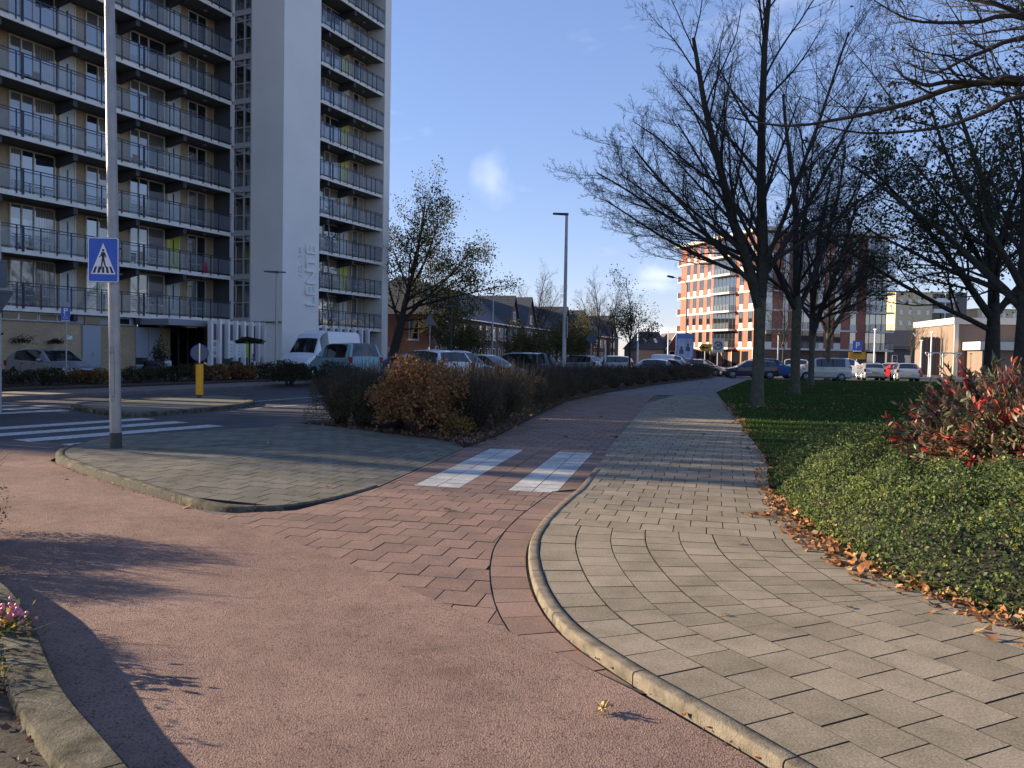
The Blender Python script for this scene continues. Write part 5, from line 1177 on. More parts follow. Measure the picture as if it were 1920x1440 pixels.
# ---- leafy autumn trees
def leafy(seed,h,limbs,tr_r,fork,nleaf,lsize,lm,trunk_pts=None,maxl=3,dens=1.0,spread=.28):
    rg=np.random.default_rng(seed); P=dict(seg=[8,6,5,4],wob=[.06,.10,.14,.2],up=[.02,.02,.02,.02],tip=[.25,.25,.3,.5],sides=[7,5,3,3],kids=[int(11*dens),int(8*dens),5],**{'from':[.15,.15,.2],'len':[.5,.5,.5]},ang=[(28,60),(28,60),(30,60)],rr=[.42,.5,.5],rmin=.006,tips=[],mm=1)
    ch=[]
    for (d,l,r,z,*o) in limbs: grow(rg,ch,((o[0] if o else 0),0,z),d,l,r,0,maxl,P)
    crown=tubes('crown',[(a,b,c,min(m,1)) for a,b,c,m in ch],[M['bark'],M['twig']])
    tp=trunk_pts or [(0,0,-.1),(0,0,.2),(0,0,fork*.5),(0,0,fork+.4)]
    tr=tubes('trunk',[(tp,[tr_r*1.4,tr_r*1.1]+[tr_r]*(len(tp)-3)+[tr_r*.7],14,0)],[M['bark']])
    T=np.array([p for p,_ in P['tips']]); idx=rg.integers(0,len(T),nleaf); C=T[idx]+rg.normal(0,spread,(nleaf,3))
    V,F,mi=leaf_quads(C,lsize,rg,1.3,len(lm)); lv=fastmesh('leaves',V,F,lm,mi)
    return tr,crown,lv
LMg=[leafm('leaf_olive',(.095,.105,.03),.4),leafm('leaf_dark',(.05,.065,.022),.35),leafm('leaf_brownish',(.14,.09,.03),.4)]
LMd=[leafm('leaf_deep',(.035,.045,.02),.3),leafm('leaf_deep_brown',(.075,.048,.025),.3),leafm('leaf_green',(.06,.085,.025),.35)]
LMy=[leafm('leaf_yellowish',(.16,.13,.03)),leafm('leaf_olive_light',(.10,.10,.03)),leafm('leaf_rust',(.14,.07,.02))]
tl_=leafy(21,16,[((.12,0,1),10.5,.26,4.6,.9),((.75,.1,.75),8.5,.17,4.2,.9),((-.45,.1,.9),8.0,.16,4.0,.7),((.3,-.6,.8),7.0,.12,5,1),((.9,-.1,.45),7.0,.12,5.2,1.0),((.2,.6,.8),6.5,.12,5,1),((.95,.2,.12),5.0,.09,3.6,.8),((-.8,.1,.5),6,.1,5,.8),((.5,-.3,1.1),6.5,.12,8.5,1.6),((1,-.2,.30),8.2,.13,5.4,1.2),((.95,.3,.62),8.0,.12,6.2,1.3),((1,.1,.02),6.2,.09,4.4,.9),((.6,.1,1.0),7.5,.12,7,1.4)],.40,4.2,19000,.17,LMg,[(0,0,-.1),(0,0,.4),(.25,0,1.8),(.6,0,3.2),(1.0,0,5.0)],spread=.32)
place_tree(tl_[0],tl_[1],-10.4,70.5,0,.98,'large maple with thinning olive leaves rising beside the end of the tall block',group=None,name='maple_tree',extra=tl_[2])
rt=leafy(31,11,[((.05,.1,1),8,.20,3.2),((-.6,.0,.8),7,.14,3.0),((.6,.1,.8),7,.13,3.1),((-.3,-.5,.8),6.5,.12,3.6),((-.95,.1,.42),6.8,.10,2.6),((.3,.6,.7),6.5,.12,3.6),((.9,-.2,.5),6,.1,3.4),((-.7,-.4,.6),6,.1,4.2)],.26,3.1,9500,.11,LMd,dens=1.3,spread=.16)
place_tree(rt[0],rt[1],17.5,30,0,1.05,'dark leafy tree with forked trunk at the right behind the red shrub',group='dark leafy trees at the right',name='leafy_tree',extra=rt[2])
place_tree(rt[0],rt[1],14.9,24.0,2.4,1.0,'dark leafy tree cut by the right edge of the picture, thick trunk',group='dark leafy trees at the right',name='leafy_tree',extra=rt[2])
place_tree(rt[0],rt[1],26.0,38,4.0,1.15,'dark leafy tree behind the other two at the far right',group='dark leafy trees at the right',name='leafy_tree',extra=rt[2])
st_=leafy(41,5,[((-.1,0,1),3.6,.07,1.7),((.7,.1,.8),2.6,.05,1.6),((-.7,.2,.7),2.6,.05,1.6),((.1,.7,.7),2.6,.05,1.8),((.1,-.7,.7),2.5,.05,1.9)],.10,1.6,3800,.14,LMg,spread=.3)
for (x,y,rz,sc,lb_) in ((-3.3,62,.3,.80,'small reddish leaning tree before the dark terrace'),(-4.9,66,1.3,.95,'small olive leaved tree left of the slim lamp posts'),(1.7,58,2.0,.72,'dark small tree left of the tall lamp post'),(3.3,62,3.0,.80,'dark small tree directly behind the tall lamp post'),(4.7,66,1.0,.84,'dark small tree between the lamp post and the round sign'),(.3,72,.0,.75,'brownish small tree before the front gable'),(7.3,90,2.2,1.1,'dark small tree near the far terrace'),(5.6,72,4.0,.8,'dark small tree behind the round sign')):
    place_tree(st_[0],st_[1],x,y,rz,sc,lb_,group='small trees before the terraces',name='small_tree',extra=st_[2])
yt=leafy(51,7,[((.02,0,1),5.4,.07,2.0),((.5,.1,1),2.6,.04,2.3),((-.5,.2,1),2.6,.04,2.3),((.1,.6,1),2.4,.04,2.6),((.6,-.3,.7),2.2,.035,2.2),((-.6,-.2,.9),2.2,.035,3.0)],.09,2.2,2600,.12,LMy[1:]+LMg[:1],spread=.22)
place_tree(yt[0],yt[1],8.55,60,.4,1.0,'slender young tree with yellow green leaves behind the hedge',group=None,name='young_tree',extra=yt[2])
_,bcr,_=bare_tree(77,2.2,[((0,0,1),4.5,.07,2.0),((.5,0,1),3.6,.05,2.0),((-.5,.1,1),3.6,.05,2.0),((.1,.5,1),3.4,.05,2.2)],.1,maxl=3)
for (x,y,sc,lb_) in ((3.5,118,2.0,'pale bare tree top rising behind the terrace roofs'),(12.5,120,1.9,'bare tree top behind the roofs right of the tall lamp post'),(15.5,128,1.7,'thin bare tree behind the far terrace'),(48.5,100,1.0,'thin white stemmed bare tree by the red flats'),(27,82,1.2,'slim bare tree between the first two trunks before the red flats')):
    place_tree(st_[0],bcr,x,y,x,sc,lb_,group='distant bare trees',name='bare_tree')
for i,(x,y,sc) in enumerate([(-13.2,17.6,.74),(-12.6,15.9,.70),(-15.2,19.0,.78),(-14.8,16.9,.72),(-12.3,17.0,.6),(-17.5,20.0,.9),(-17.2,18.2,.85),(-20,21.5,1.0)]):
    place_tree(st_[0],st_[1],x,y,i*1.1,sc,'%s small leafy tree out of view at the left, shading the paved island'%'first second third fourth fifth sixth seventh eighth'.split()[i],group='small leafy trees out of view at the left',name='small_tree',extra=st_[2])
# ---- big limbs reaching in from the right : a tree standing outside the picture
def limb_tree():
    rg=np.random.default_rng(5); P=dict(seg=[8,6,5,4],wob=[.05,.12,.18,.22],up=[.0,.04,.06,.05],tip=[.2,.25,.35,.5],sides=[6,5,4,3],kids=[9,6,4],**{'from':[.15,.12,.15],'len':[.42,.5,.55]},ang=[(25,65),(28,70),(30,70)],rr=[.42,.5,.55],rmin=.0028,tips=[],mm=0)
    ch=[]
    def path(pts,r0,r1,kids=10,kl=1.1,lv=1):
        Q=catmull([np.array(p) for p in pts],.22); n=len(Q); rad=list(np.linspace(r0,r1,n)); ch.append(([q for q in Q],rad,8,0))
        for c in range(kids):
            i=int(n*(.12+.86*(c+rg.uniform(.1,.9))/kids)); i=min(i,n-2); d=unit(Q[i+1]-Q[i]); ax=unit(np.cross(d,rg.normal(0,1,3))); a=math.radians(rg.uniform(28,65)); nd=d*math.cos(a)+ax*math.sin(a); 
            if nd[2]<0: nd[2]*=-.6
            grow(rg,ch,Q[i],nd,kl*rg.uniform(.6,1.2),rad[i]*.40,lv,3,P)
    path([(9.2,11.5,2.6),(8.3,10.8,3.6),(6.9,9.6,4.45),(5.48,9.0,4.66),(5.25,9.2,4.71),(4.88,9.4,4.69),(4.62,9.6,4.61),(4.22,9.8,4.53),(3.79,10.0,4.48),(3.3,10.2,4.46),(2.6,10.4,4.62)],.10,.008,26,1.15)
    path([(5.6,9.0,4.67),(5.25,9.2,4.69),(4.8,9.3,4.73),(4.6,9.3,4.68),(4.46,9.3,4.72),(4.30,9.3,4.78),(4.22,9.35,4.95)],.035,.008,10,.8)
    path([(6.9,9.6,4.45),(6.2,9.2,5.1),(5.46,9.0,5.12),(5.06,9.0,4.97),(4.78,9.0,4.85),(4.55,9.1,4.75),(4.3,9.2,4.9)],.045,.008,14,.9)
    path([(8.3,10.8,3.6),(7.2,10.3,4.7),(6.09,10.0,4.81),(5.83,10.2,4.71),(5.54,10.5,4.61),(5.21,10.8,4.60),(4.6,11.0,4.61),(3.9,11.1,4.75)],.06,.008,16,1.0)
    path([(7.6,9.8,4.4),(6.4,8.8,4.9),(5.4,8.1,4.82),(4.84,8.0,4.94),(4.58,8.0,5.03),(4.28,8.1,5.13),(3.9,8.3,5.28)],.065,.01,16,1.0)
    path([(5.6,8.2,4.80),(4.74,8.0,4.93),(4.44,8.0,4.87),(4.03,8.0,4.85),(3.72,8.0,4.88),(3.4,8.0,5.05)],.035,.006,12,.7)
    path([(9.2,11.5,2.6),(9.2,11.4,5),(8.8,11,7),(8.2,10.6,9)],.12,.03,16,2.0)
    path([(9.2,11.4,5.2),(7.5,12,7.0),(6.5,13,7.6),(5.4,13.5,7.9)],.07,.008,14,1.4)
    crown=tubes('crown',ch,[M['twigl']])
    T=np.array([p for p,_ in P['tips']]); C=T[rg.integers(0,len(T),70)]; V,F,mi=leaf_quads(C,.05,rg,1.2,2); lv=fastmesh('leaves',V,F,[leafm('leaf_rusty',(.22,.09,.03)),leafm('leaf_tan',(.20,.15,.07))],mi)
    t=empty('overhanging_tree',(0,0,0),0,label='tree outside the right edge whose sunlit mossy limbs reach into the sky',cat='tree')
    link_mesh('crown',crown,t); link_mesh('leaves',lv,t)
    link_mesh('trunk',tubes('trunk',[([(9.3,11.6,-.1),(9.25,11.55,.3),(9.2,11.5,1.5),(9.2,11.45,2.8),(9.2,11.4,5)],[.30,.24,.2,.18,.13],14,0)],[M['barkg']]),t)
limb_tree()

# ---- shrubs
def shrub_mesh(seed,n,lsize,lm,rx=.9,ry=.9,rz=.75,lump=.22,asp=1.5,core=.55):
    rg=np.random.default_rng(seed); d=rg.normal(0,1,(n,3)); d/=np.linalg.norm(d,axis=1)[:,None]; d[:,2]=np.where(d[:,2]<-.25,-d[:,2],d[:,2])
    ph=rg.uniform(0,6.28,6); L_=1+lump*(np.sin(d[:,0]*5+ph[0])*np.sin(d[:,1]*4.3+ph[1])+.6*np.sin(d[:,2]*7+ph[2]+d[:,0]*3)+.5*np.sin(d[:,1]*9+ph[3]))
    r=L_*(core+(1-core)*rg.uniform(0,1,n)**.5); C=np.stack([d[:,0]*r*rx,d[:,1]*r*ry,np.maximum(.02,(d[:,2]*r*rz)+rz*.42)],1)
    V,F,mi=leaf_quads(C,lsize,rg,asp,len(lm)); return fastmesh('foliage',V,F,lm,mi)
def stems_mesh(seed,n,rx,h,m=None,out_=.06):
    rg=np.random.default_rng(seed); ch=[]
    for i in range(n):
        a=rg.uniform(0,6.28); s=rg.uniform(.2,1.0); tip=np.array([math.cos(a)*rx*s*1.02,math.sin(a)*rx*s*1.02,h*rg.uniform(.75,1.16)*(1.1-.35*s)]); b=np.array([math.cos(a)*.12,math.sin(a)*.12,0]); mid=(b+tip)/2+rg.normal(0,.07,3)+np.array([0,0,.1])
        ch.append(([b,mid,tip],[.010,.007,.003],3,0))
    return tubes('stems',ch,[m or M['twig']])
HD=[leafm('hedge_dark',(.065,.050,.028),.2),leafm('hedge_brown',(.125,.072,.038),.25),leafm('hedge_olive',(.10,.10,.036),.25),leafm('hedge_grey',(.095,.078,.05),.2)]
hs=[(shrub_mesh(60+i,11000,.036,HD,1.05,1.05,.85,.20,1.8),stems_mesh(70+i,190,1.12,1.42)) for i in range(3)]
GO=[leafm('golden_leaf',(.36,.20,.07),.35),leafm('orange_leaf',(.24,.10,.04),.35),leafm('olive_gold',(.14,.11,.03),.3),leafm('pinkish_leaf',(.36,.15,.08),.35)]
gold=(shrub_mesh(81,7000,.062,GO,.95,.95,1.05,.20,1.25,.35),stems_mesh(82,60,.9,1.6,mat('red_stem',(.10,.05,.03),.8)))
def shrub(x,y,sx,sy,sz,rz,me,label,group,name='shrub',cat='shrub',z=0):
    t=empty(name,(x,y,z),rz,label=label,cat=cat,group=group); t.scale=(sx,sy,sz)
    link_mesh('foliage',me[0],t,(0,0,0)); link_mesh('stems',me[1],t,(0,0,0)); return t
HG='dark hedge shrubs between road and cycle path'
hl='dark brownish hedge shrub in the bed between the road and the red cycle path'
rg=np.random.default_rng(3)
row=[(-3.7,17.75,.72,.95),(-3.15,17.3,.8,.95),(-2.4,17.0,.9,.98),(-1.75,17.6,1.0,1.0),(-2.6,18.9,1.05,1.0),(-3.4,19.2,.8,.95),(-.75,16.9,.75,.92),(-.25,18.7,.75,.92),(-1.1,19.2,1.0,1.0),(-2.0,20.7,1.0,1.0),(-.3,20.9,.9,.95),(.15,22.6,.9,.92),(-1.0,22.8,1.0,1.0),(.6,24.6,.95,.92),(-.6,25.2,1.0,.98),(1.1,26.9,.9,.9),(0.0,27.6,1.0,.98),(1.6,29.3,.95,.9),(.7,30.6,1.0,.9),(2.3,31.7,.9,.85),(1.6,33.4,1.0,.9),(3.1,34.5,.9,.85),(2.6,36.8,1.0,.9)]
rowf=[(4.1,38.6,1.),(5.3,41.2,1.05),(4.9,43.5,1.1),(6.5,44.3,1.05),(7.6,47.3,1.1),(8.9,50.3,1.1),(10.1,53.3,1.1),(11.3,56.3,1.1),(12.6,59.3,1.1),(13.8,62.2,1.15),(15.0,65.0,1.15),(15.9,67.2,1.0)]
ORD=['nearest','second','third','fourth','fifth','sixth','seventh','eighth','ninth','tenth','eleventh','twelfth','thirteenth','fourteenth','fifteenth','sixteenth','seventeenth','eighteenth','nineteenth','twentieth','last but one','last']
_pc=[0,0]
def hlab(i,x,y):
    q=np.interp(y,[14.3,16.2,21.35,29.2,35.8],[-.84,-.3,.57,1.98,4.0]); side=0 if x>q-.75 else 1; _pc[side]+=1
    return '%s dark hedge shrub along the %s side, counted from the golden shrub'%(ORD[_pc[side]-1],('cycle path','road')[side])
k=0; HL={0:'leftmost dark hedge shrub, rounded, beside the road crossing',1:'dark hedge shrub between the leftmost one and the golden shrub',6:'dark hedge shrub standing just right of the golden shrub'}
for (x,y,s,hz) in row:
    shrub(x,y,s*.9,s*.9,hz,rg.uniform(0,6.28),hs[k%3],HL.get(k) or hlab(k,x,y),HG); k+=1
for (x,y,s) in rowf:
    shrub(x-.2,y,s*1.0,s*1.25,.88,rg.uniform(0,6.28),hs[k%3],'%s low dark shrub beyond the tall lamp post where the hedge bends away'%ORD[k-len(row)],'low shrubs along the far bend'); k+=1
shrub(-1.85,15.75+.35,.98,.9,.98,.4,gold,'golden orange leaved shrub at the near end of the dark hedge',None,'golden_shrub')
sm_g=(shrub_mesh(85,900,.04,[leafm('small_yellow',(.30,.20,.03),.35),GO[1],GO[2]],.32,.32,.34,.2,1.3,.3),stems_mesh(86,16,.3,.5))
shrub(-1.02,15.45,1,1,1.0,.4,sm_g,'small yellow and orange bush at the foot of the dark hedge by the crossing',None,'small_bush')
# far strip in front of the building
FG=[leafm('strip_green',(.040,.055,.016),.2),leafm('strip_dark',(.028,.030,.014),.2),leafm('strip_brown',(.075,.045,.02),.2)]
fs=[(shrub_mesh(90+i,3800,.07,FG,1.1,.9,.62,.22,1.5),stems_mesh(95+i,40,1.0,.95)) for i in range(2)]
fo=(shrub_mesh(93,3800,.08,[GO[1],GO[2],GO[0],FG[2]],1.1,.9,.62,.2,1.3),fs[0][1])
FSx=[(-20.6,25.4),(-19.6,27.2),(-18.9,29.3),(-18.0,31.2),(-17.3,33.2),(-16.3,35.0),(-15.5,36.9),(-14.7,38.8),(-13.8,40.6),(-13.0,42.4),(-12.2,44.2),(-11.2,46.2),(-10.2,48.2),(-8.6,44.5),(-7.6,46.5)]
mb=MB(); PB=[(-22.5,23.0),(-17.6,27.0),(-11.6,41.5),(-5.2,54),(-8,56),(-13.8,46.0),(-20.0,32)]; mb.prism(PB,-.06,.10); mb.build('planting_bed',M['litterg'],kind='structure')
for i,(x,y) in enumerate(FSx[:13]):
    om=i in (4,7,8); shrub(x+.3,y,.95,1.0,(.72 if i<6 else .92),rg.uniform(0,6),fo if om else fs[i%2],('%s rust orange shrub in the strip before the block of flats, counted from the left'%ORD[(4,7,8).index(i)] if om else '%s dark green shrub in the strip before the block of flats, counted from the left'%ORD[i-sum(q<i for q in (4,7,8))]).replace('nearest','first'),'orange shrubs before the block of flats' if om else 'green shrubs before the block of flats',z=.08)
for i,(x,y) in enumerate([(-6.9,36.2),(-5.3,35.2),(-10.2,41.6),(-8.6,38.8)]): pass
# clipped flat topped small tree + dark round bush near the van
t=empty('topiary_tree',(-13.6,42.5,0),0,label='small flat topped clipped tree before the white fins',cat='tree'); 
link_mesh('crown',shrub_mesh(101,2600,.07,[FG[0],FG[1]],.72,.6,.26,.1,1.3,.5),t,(0,0,1.85)); link_mesh('trunk',tubes('trunk',[([(0,0,0),(0,0,2.0)],[.05,.04],8,0)],[M['bark']]),t)
t=empty('climbing_plant',(-16.9,39.4,0),0,label='dark climbing plant on the brick beside the grey double door',cat='plant'); link_mesh('foliage',shrub_mesh(103,1500,.07,[FG[0],FG[1],FG[2]],.4,.3,1.2,.25,1.3,.3),t,(0,0,.3))
for (x,z,s,lb_) in ((28.0,1.85,.36,'dark hanging plant on the brick wall left of the disabled parking sign'),(26.2,1.8,.55,'straggly dark plant on the brick wall above the parked grey car')):
    p=BO+BU*x+BN*.0; t=empty('wall_plant',(p.x,p.y,z),0,label=lb_,cat='plant'); link_mesh('foliage',shrub_mesh(int(x*7),600,.06,[FG[1],FG[2]],s*1.1,s*.6,s*.6,.3,1.3,.2),t,(0,0,-.2))
    link_mesh('stems',tubes('stems',[([(0,0,-.1),(.25,0,.1),(.8,0,.3)],[.02,.015,.005],4,0)],[M['twig']]),t)
for i,(x,y) in enumerate([(-7.2,33.9),(-9.9,36.5)]): shrub(x,y,1.0,1.0,1.15,i,fs[1],'dark round bush before the teal car' if i==0 else 'dark bush before the white van',None,z=.05)
# ---- ground cover at the right: low cotoneaster mass
RED=[(p[0],p[1]) for p in RE]
def gc_height(x,y):
    # distance right of the path edge
    xe=np.interp(y,[q[1] for q in RED],[q[0] for q in RED]); d=x-xe
    base=np.clip((d+.02)/.75,0,1); base=base*base*(3-2*base)
    m=.50+.08*np.sin(x*1.7+y*.9)+.07*np.sin(y*1.6-x*.9+1)+.05*np.sin(x*4.7+y*3.1+np.sin(y*2)*1.5)+.05*np.sin(x*7.3-y*6.1+np.sin(x*3)*2)+.035*np.sin(x*15+y*11+np.sin(y*5)*2)+.03*np.sin(x*19-y*23)
    fade=np.clip((14.0-y+(x-4)*.15)/1.4,0,1)
    return base*m*fade, d
rg=np.random.default_rng(9)
n=300000; x=rg.uniform(2.7,10.5,n); y=2.6+12.2*rg.uniform(0,1,n)**1.1; h,d=gc_height(x,y); keep=(d>.03)&(h>.03)&((x<4.9+ (y-4)*.55)); x,y,h,d=x[keep],y[keep],h[keep],d[keep]
hole=(np.sin(x*2.1+1.3)*np.sin(y*1.9+.4)>1.1); x,y,h=x[~hole],y[~hole],h[~hole]; nn=len(x)
depthf=rg.uniform(0,1,nn)**2.0*.17; z=np.maximum(.02,h-depthf+rg.normal(0,.022,nn)); spr=rg.uniform(0,1,nn)<.035; z=np.where(spr,z+rg.uniform(.03,.13,nn),z)
GC=[leafm('cover_green',(.080,.125,.036),.3),leafm('cover_dark',(.045,.075,.026),.25),leafm('cover_light',(.17,.21,.06),.4),leafm('cover_grey',(.095,.11,.06),.25),leafm('cover_yellow',(.27,.26,.07),.3)]
V,F,mi=leaf_quads(np.stack([x,y,z],1),.029,rg,1.3,4)
pn=np.sin(x*1.7)*np.sin(y*1.3+.5); mi=np.where((pn>.25)&(rg.uniform(0,1,nn)<.5),2,mi); mi=np.where((pn<-.4)&(rg.uniform(0,1,nn)<.5),1,mi); mi=np.where(rg.uniform(0,1,nn)<.05,4,mi)
tag(link_mesh('ground_cover',fastmesh('ground_cover',V,F,GC,mi)),'mass of low small leaved green ground cover between the footpath and the lawn','ground cover',kind='stuff')
# ragged sprays standing out of the mass, each a thin arching twig set with leaves
m_=9000; sx=rg.uniform(2.9,10.2,m_); sy=2.9+11.4*rg.uniform(0,1,m_)**1.1; sh,sd=gc_height(sx,sy); k_=(sd>.05)&(sh>.04)&(sx<4.9+(sy-4)*.55); sx,sy,sh=sx[k_],sy[k_],sh[k_]; m_=len(sx)
big_=rg.uniform(0,1,m_)<.12; ln=rg.uniform(.07,.17,m_)*np.where(big_,2.0,1); an=rg.uniform(0,6.28,m_); el=rg.uniform(.15,.9,m_); C=[];D=[];MI=[]; ch=[]
for q in range(m_):
    d=np.array([math.cos(an[q])*math.cos(el[q]),math.sin(an[q])*math.cos(el[q]),math.sin(el[q])]); b0=np.array([sx[q],sy[q],sh[q]-.04]); col_=rg.choice(5,p=[.32,.2,.28,.12,.08]); nl=int(9+ln[q]*50)
    tt=np.linspace(.15,1,nl); P_=b0+d*ln[q]*tt[:,None]-np.array([0,0,1])*(tt**2*ln[q]*.35)[:,None]; C.append(P_+rg.normal(0,.006,(nl,3))); D.append(np.tile(d,(nl,1))+rg.normal(0,.7,(nl,3))); MI.append(np.where(rg.uniform(0,1,nl)<.75,col_,rg.integers(0,5,nl)))
    if q%3==0: ch.append(([b0,b0+d*ln[q]*.5-np.array([0,0,ln[q]*.09]),P_[-1]],[.003,.002,.001],3,0))
C=np.concatenate(C);D=np.concatenate(D);MI=np.concatenate(MI); V,F,_m=leaf_quads(C,.024,rg,1.5,1,dirs=D)
tag(link_mesh('ground_cover_sprays',fastmesh('sprays',V,F,GC,MI)),'loose leafy sprays sticking out of the green ground cover','ground cover',kind='stuff')
tag(link_mesh('ground_cover_twigs',tubes('twigs',ch,[mat('cover_twig',(.10,.06,.035),.9)])),'thin brown twigs among the green ground cover','ground cover',kind='stuff')
# twiggy underlayer mound
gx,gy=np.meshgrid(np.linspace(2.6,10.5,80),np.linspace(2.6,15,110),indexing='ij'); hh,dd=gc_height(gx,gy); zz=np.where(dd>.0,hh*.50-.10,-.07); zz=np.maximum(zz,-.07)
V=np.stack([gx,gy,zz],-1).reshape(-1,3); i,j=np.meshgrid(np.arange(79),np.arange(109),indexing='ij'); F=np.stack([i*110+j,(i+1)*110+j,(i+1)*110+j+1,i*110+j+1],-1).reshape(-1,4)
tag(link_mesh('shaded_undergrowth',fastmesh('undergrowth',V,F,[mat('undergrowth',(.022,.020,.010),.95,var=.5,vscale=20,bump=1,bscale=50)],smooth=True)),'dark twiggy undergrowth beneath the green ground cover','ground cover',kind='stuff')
# ---- red leaved shrub
def whorl_shrub(seed,center,rad,nbr,lsize,lm_green,lm_red,redp):
    rg=np.random.default_rng(seed); ch=[];C=[];D=[];MI=[]
    for b in range(nbr):
        d=rg.normal(0,1,3); d[2]=abs(d[2])*.8+.12; d=unit(d); d[0]-=.25; d=unit(d)
        tip=np.array([d[0]*rad[0],d[1]*rad[1],d[2]*rad[2]])*rg.uniform(.72,1.08); base=np.array([d[0]*.2,d[1]*.2,.05]); mid=(base+tip)/2+np.array([0,0,.14])*rg.uniform(0,1)
        ch.append(([base,mid,tip],[.012,.008,.004],4,0)); dd=unit(tip-mid)
        red=rg.uniform()<redp
        for k in range(rg.integers(16,26)):
            t=rg.uniform(.35,1.02)**.7; p=(1-t)**2*base+2*t*(1-t)*mid+t*t*tip; a=unit(dd*.75+rg.normal(0,.55,3)); C.append(p+a*lsize*.5); D.append(a)
            MI.append((len(lm_green)+rg.integers(0,len(lm_red))) if (red and t>.86) else rg.integers(0,len(lm_green)))
    C=np.array(C);D=np.array(D); n=len(C); a=D/np.linalg.norm(D,axis=1)[:,None]; bb=rg.normal(0,1,(n,3)); bb-=a*(a*bb).sum(1)[:,None]; bb/=np.linalg.norm(bb,axis=1)[:,None]; nn_=np.cross(a,bb); s=(lsize*rg.uniform(.7,1.25,n))[:,None]
    # folded, drooping narrow leaf: 8 verts, 3 quads per side -> use 2x2 strip
    P0=C-a*s*.5; P1=C-a*s*.12+nn_*s*.02; P2=C+a*s*.25; P3=C+a*s*.52-nn_*s*.10; w_=s*.13
    V=np.stack([P0,P1+bb*w_+nn_*s*.03,P2+bb*w_*.8+nn_*s*.02,P3,P2-bb*w_*.8+nn_*s*.02,P1-bb*w_+nn_*s*.03,P1,P2],1)
    idx=np.arange(n)[:,None]*8; F=np.concatenate([idx+np.array([[0,1,6,5]])[:, [0,1,2,3]],idx+np.array([[1,2,7,6]]),idx+np.array([[6,7,4,5]]),idx+np.array([[7,2,3,4]])],0); MI=np.tile(np.array(MI),4)
    return fastmesh('leaves',V.reshape(-1,3),F,lm_green+lm_red,MI),tubes('stems',ch,[mat('red_brown_stem',(.12,.04,.03),.7)])
lg=[mat('long_leaf_green',(.11,.135,.055),.45,trans=.25),mat('long_leaf_dark',(.06,.075,.035),.45,trans=.15),mat('long_leaf_bronze',(.17,.125,.07),.45,trans=.2),mat('long_leaf_wine',(.16,.07,.05),.45,trans=.2)]
lr=[mat('leaf_scarlet',(.62,.075,.055),.45,trans=.35),mat('leaf_coral',(.72,.20,.12),.45,trans=.35),mat('leaf_crimson',(.42,.02,.03),.4,trans=.3)]
rs=[whorl_shrub(201+i,None,(1.35,1.3,1.2),680,.088,lg,lr,.25) for i in range(2)]
for i,(x,y,sx,sz,lb_) in enumerate([(5.8,9.0,1.05,1.18,'shrub with long green leaves and scarlet tips, leaning over the ground cover'),(6.3,7.7,1.2,1.2,'second scarlet tipped shrub, cut by the right edge of the picture'),(6.1,10.1,1.1,1.22,'third scarlet tipped shrub behind the other two, dark bronze leaves'),(5.0,6.9,.55,.6,'small low scarlet tipped shrub in front, at the right edge')]):
    t=empty('red_tipped_shrub',(x,y,.15),i*1.9,label=lb_,cat='shrub',group='scarlet tipped shrubs at the right'); t.scale=(sx,sx,sz); link_mesh('leaves',rs[i%2][0],t,(0,0,0)); link_mesh('stems',rs[i%2][1],t,(0,0,0))
# ---- dead leaves
def dead_leaf(rg,size):
    n=7; pts=[]
    for k in range(n):
        a=2*math.pi*k/n; r=size*(.55 if k%2 else 1.0)*rg.uniform(.6,1.1); pts.append((math.cos(a)*r,math.sin(a)*r*.8,rg.normal(0,size*.28)+size*.22))
    return pts
def litter(name,pos,size,lm,seed,label,zfun=lambda x,y:0,mixf=None):
    rg=np.random.default_rng(seed); V=[];F=[];MI=[]
    for (x,y) in pos:
        s=size*rg.uniform(.5,1.5); p=dead_leaf(rg,s); a=rg.uniform(0,6.28); tx,ty=rg.normal(0,.35,2); b=len(V); c=(x,y,zfun(x,y)+s*.15)
        V.append((x,y,c[2]+rg.uniform(-.1,.25)*s))
        for q in p:
            X=q[0]*math.cos(a)-q[1]*math.sin(a); Y=q[0]*math.sin(a)+q[1]*math.cos(a); V.append((x+X,y+Y,max(zfun(x,y)+.002,c[2]+q[2]+X*tx+Y*ty)))
        m=rg.integers(0,len(lm))
        for k in range(7): F.append((b,b+1+k,b+1+(k+1)%7)); MI.append(m)
    return tag(link_mesh(name,fastmesh(name,V,F,lm,MI)),label,'fallen leaves',kind='stuff')
DL=[mat('dead_leaf_tan',(.36,.17,.07),.75,trans=.15),mat('dead_leaf_brown',(.19,.085,.035),.8,trans=.1),mat('dead_leaf_orange',(.42,.17,.05),.7,trans=.15),mat('dead_leaf_pale',(.44,.27,.13),.75,trans=.15)]
rg=np.random.default_rng(15); pos=[]
Ex=[q[0] for q in RED]; Ey=[q[1] for q in RED]
for i in range(900):
    y=rg.uniform(3.6,9.6); wdt=.16 if y>8.6 else .26; x=np.interp(y,Ey,Ex)+.0+rg.normal(0,wdt*.55)+.02; pos.append((x,y))
litter('leaf_litter',pos,.040,DL,1,'drift of dry orange brown leaves along the edge of the footpath')
pos=[]
for i in range(260): 
    y=rg.uniform(9.5,30); x=np.interp(y,Ey,Ex)+rg.normal(0,.10); pos.append((x,y))
for i in range(1100): pos.append((rg.uniform(4.5,34),rg.uniform(13,60)))
for i in range(150): a_=rg.uniform(0,6.28); r_=abs(rg.normal(0,1.3))+.3; pos.append((8.2+r_*math.cos(a_),27.4+r_*math.sin(a_)))
litter('leaf_litter',pos,.045,DL,2,'scattered brown leaves along the lawn edge and on the grass')
pos=[]; BL=[mat('bed_leaf_brown',(.12,.065,.035),.8),mat('bed_leaf_grey',(.15,.11,.08),.85),mat('bed_leaf_rust',(.22,.10,.04),.8)]
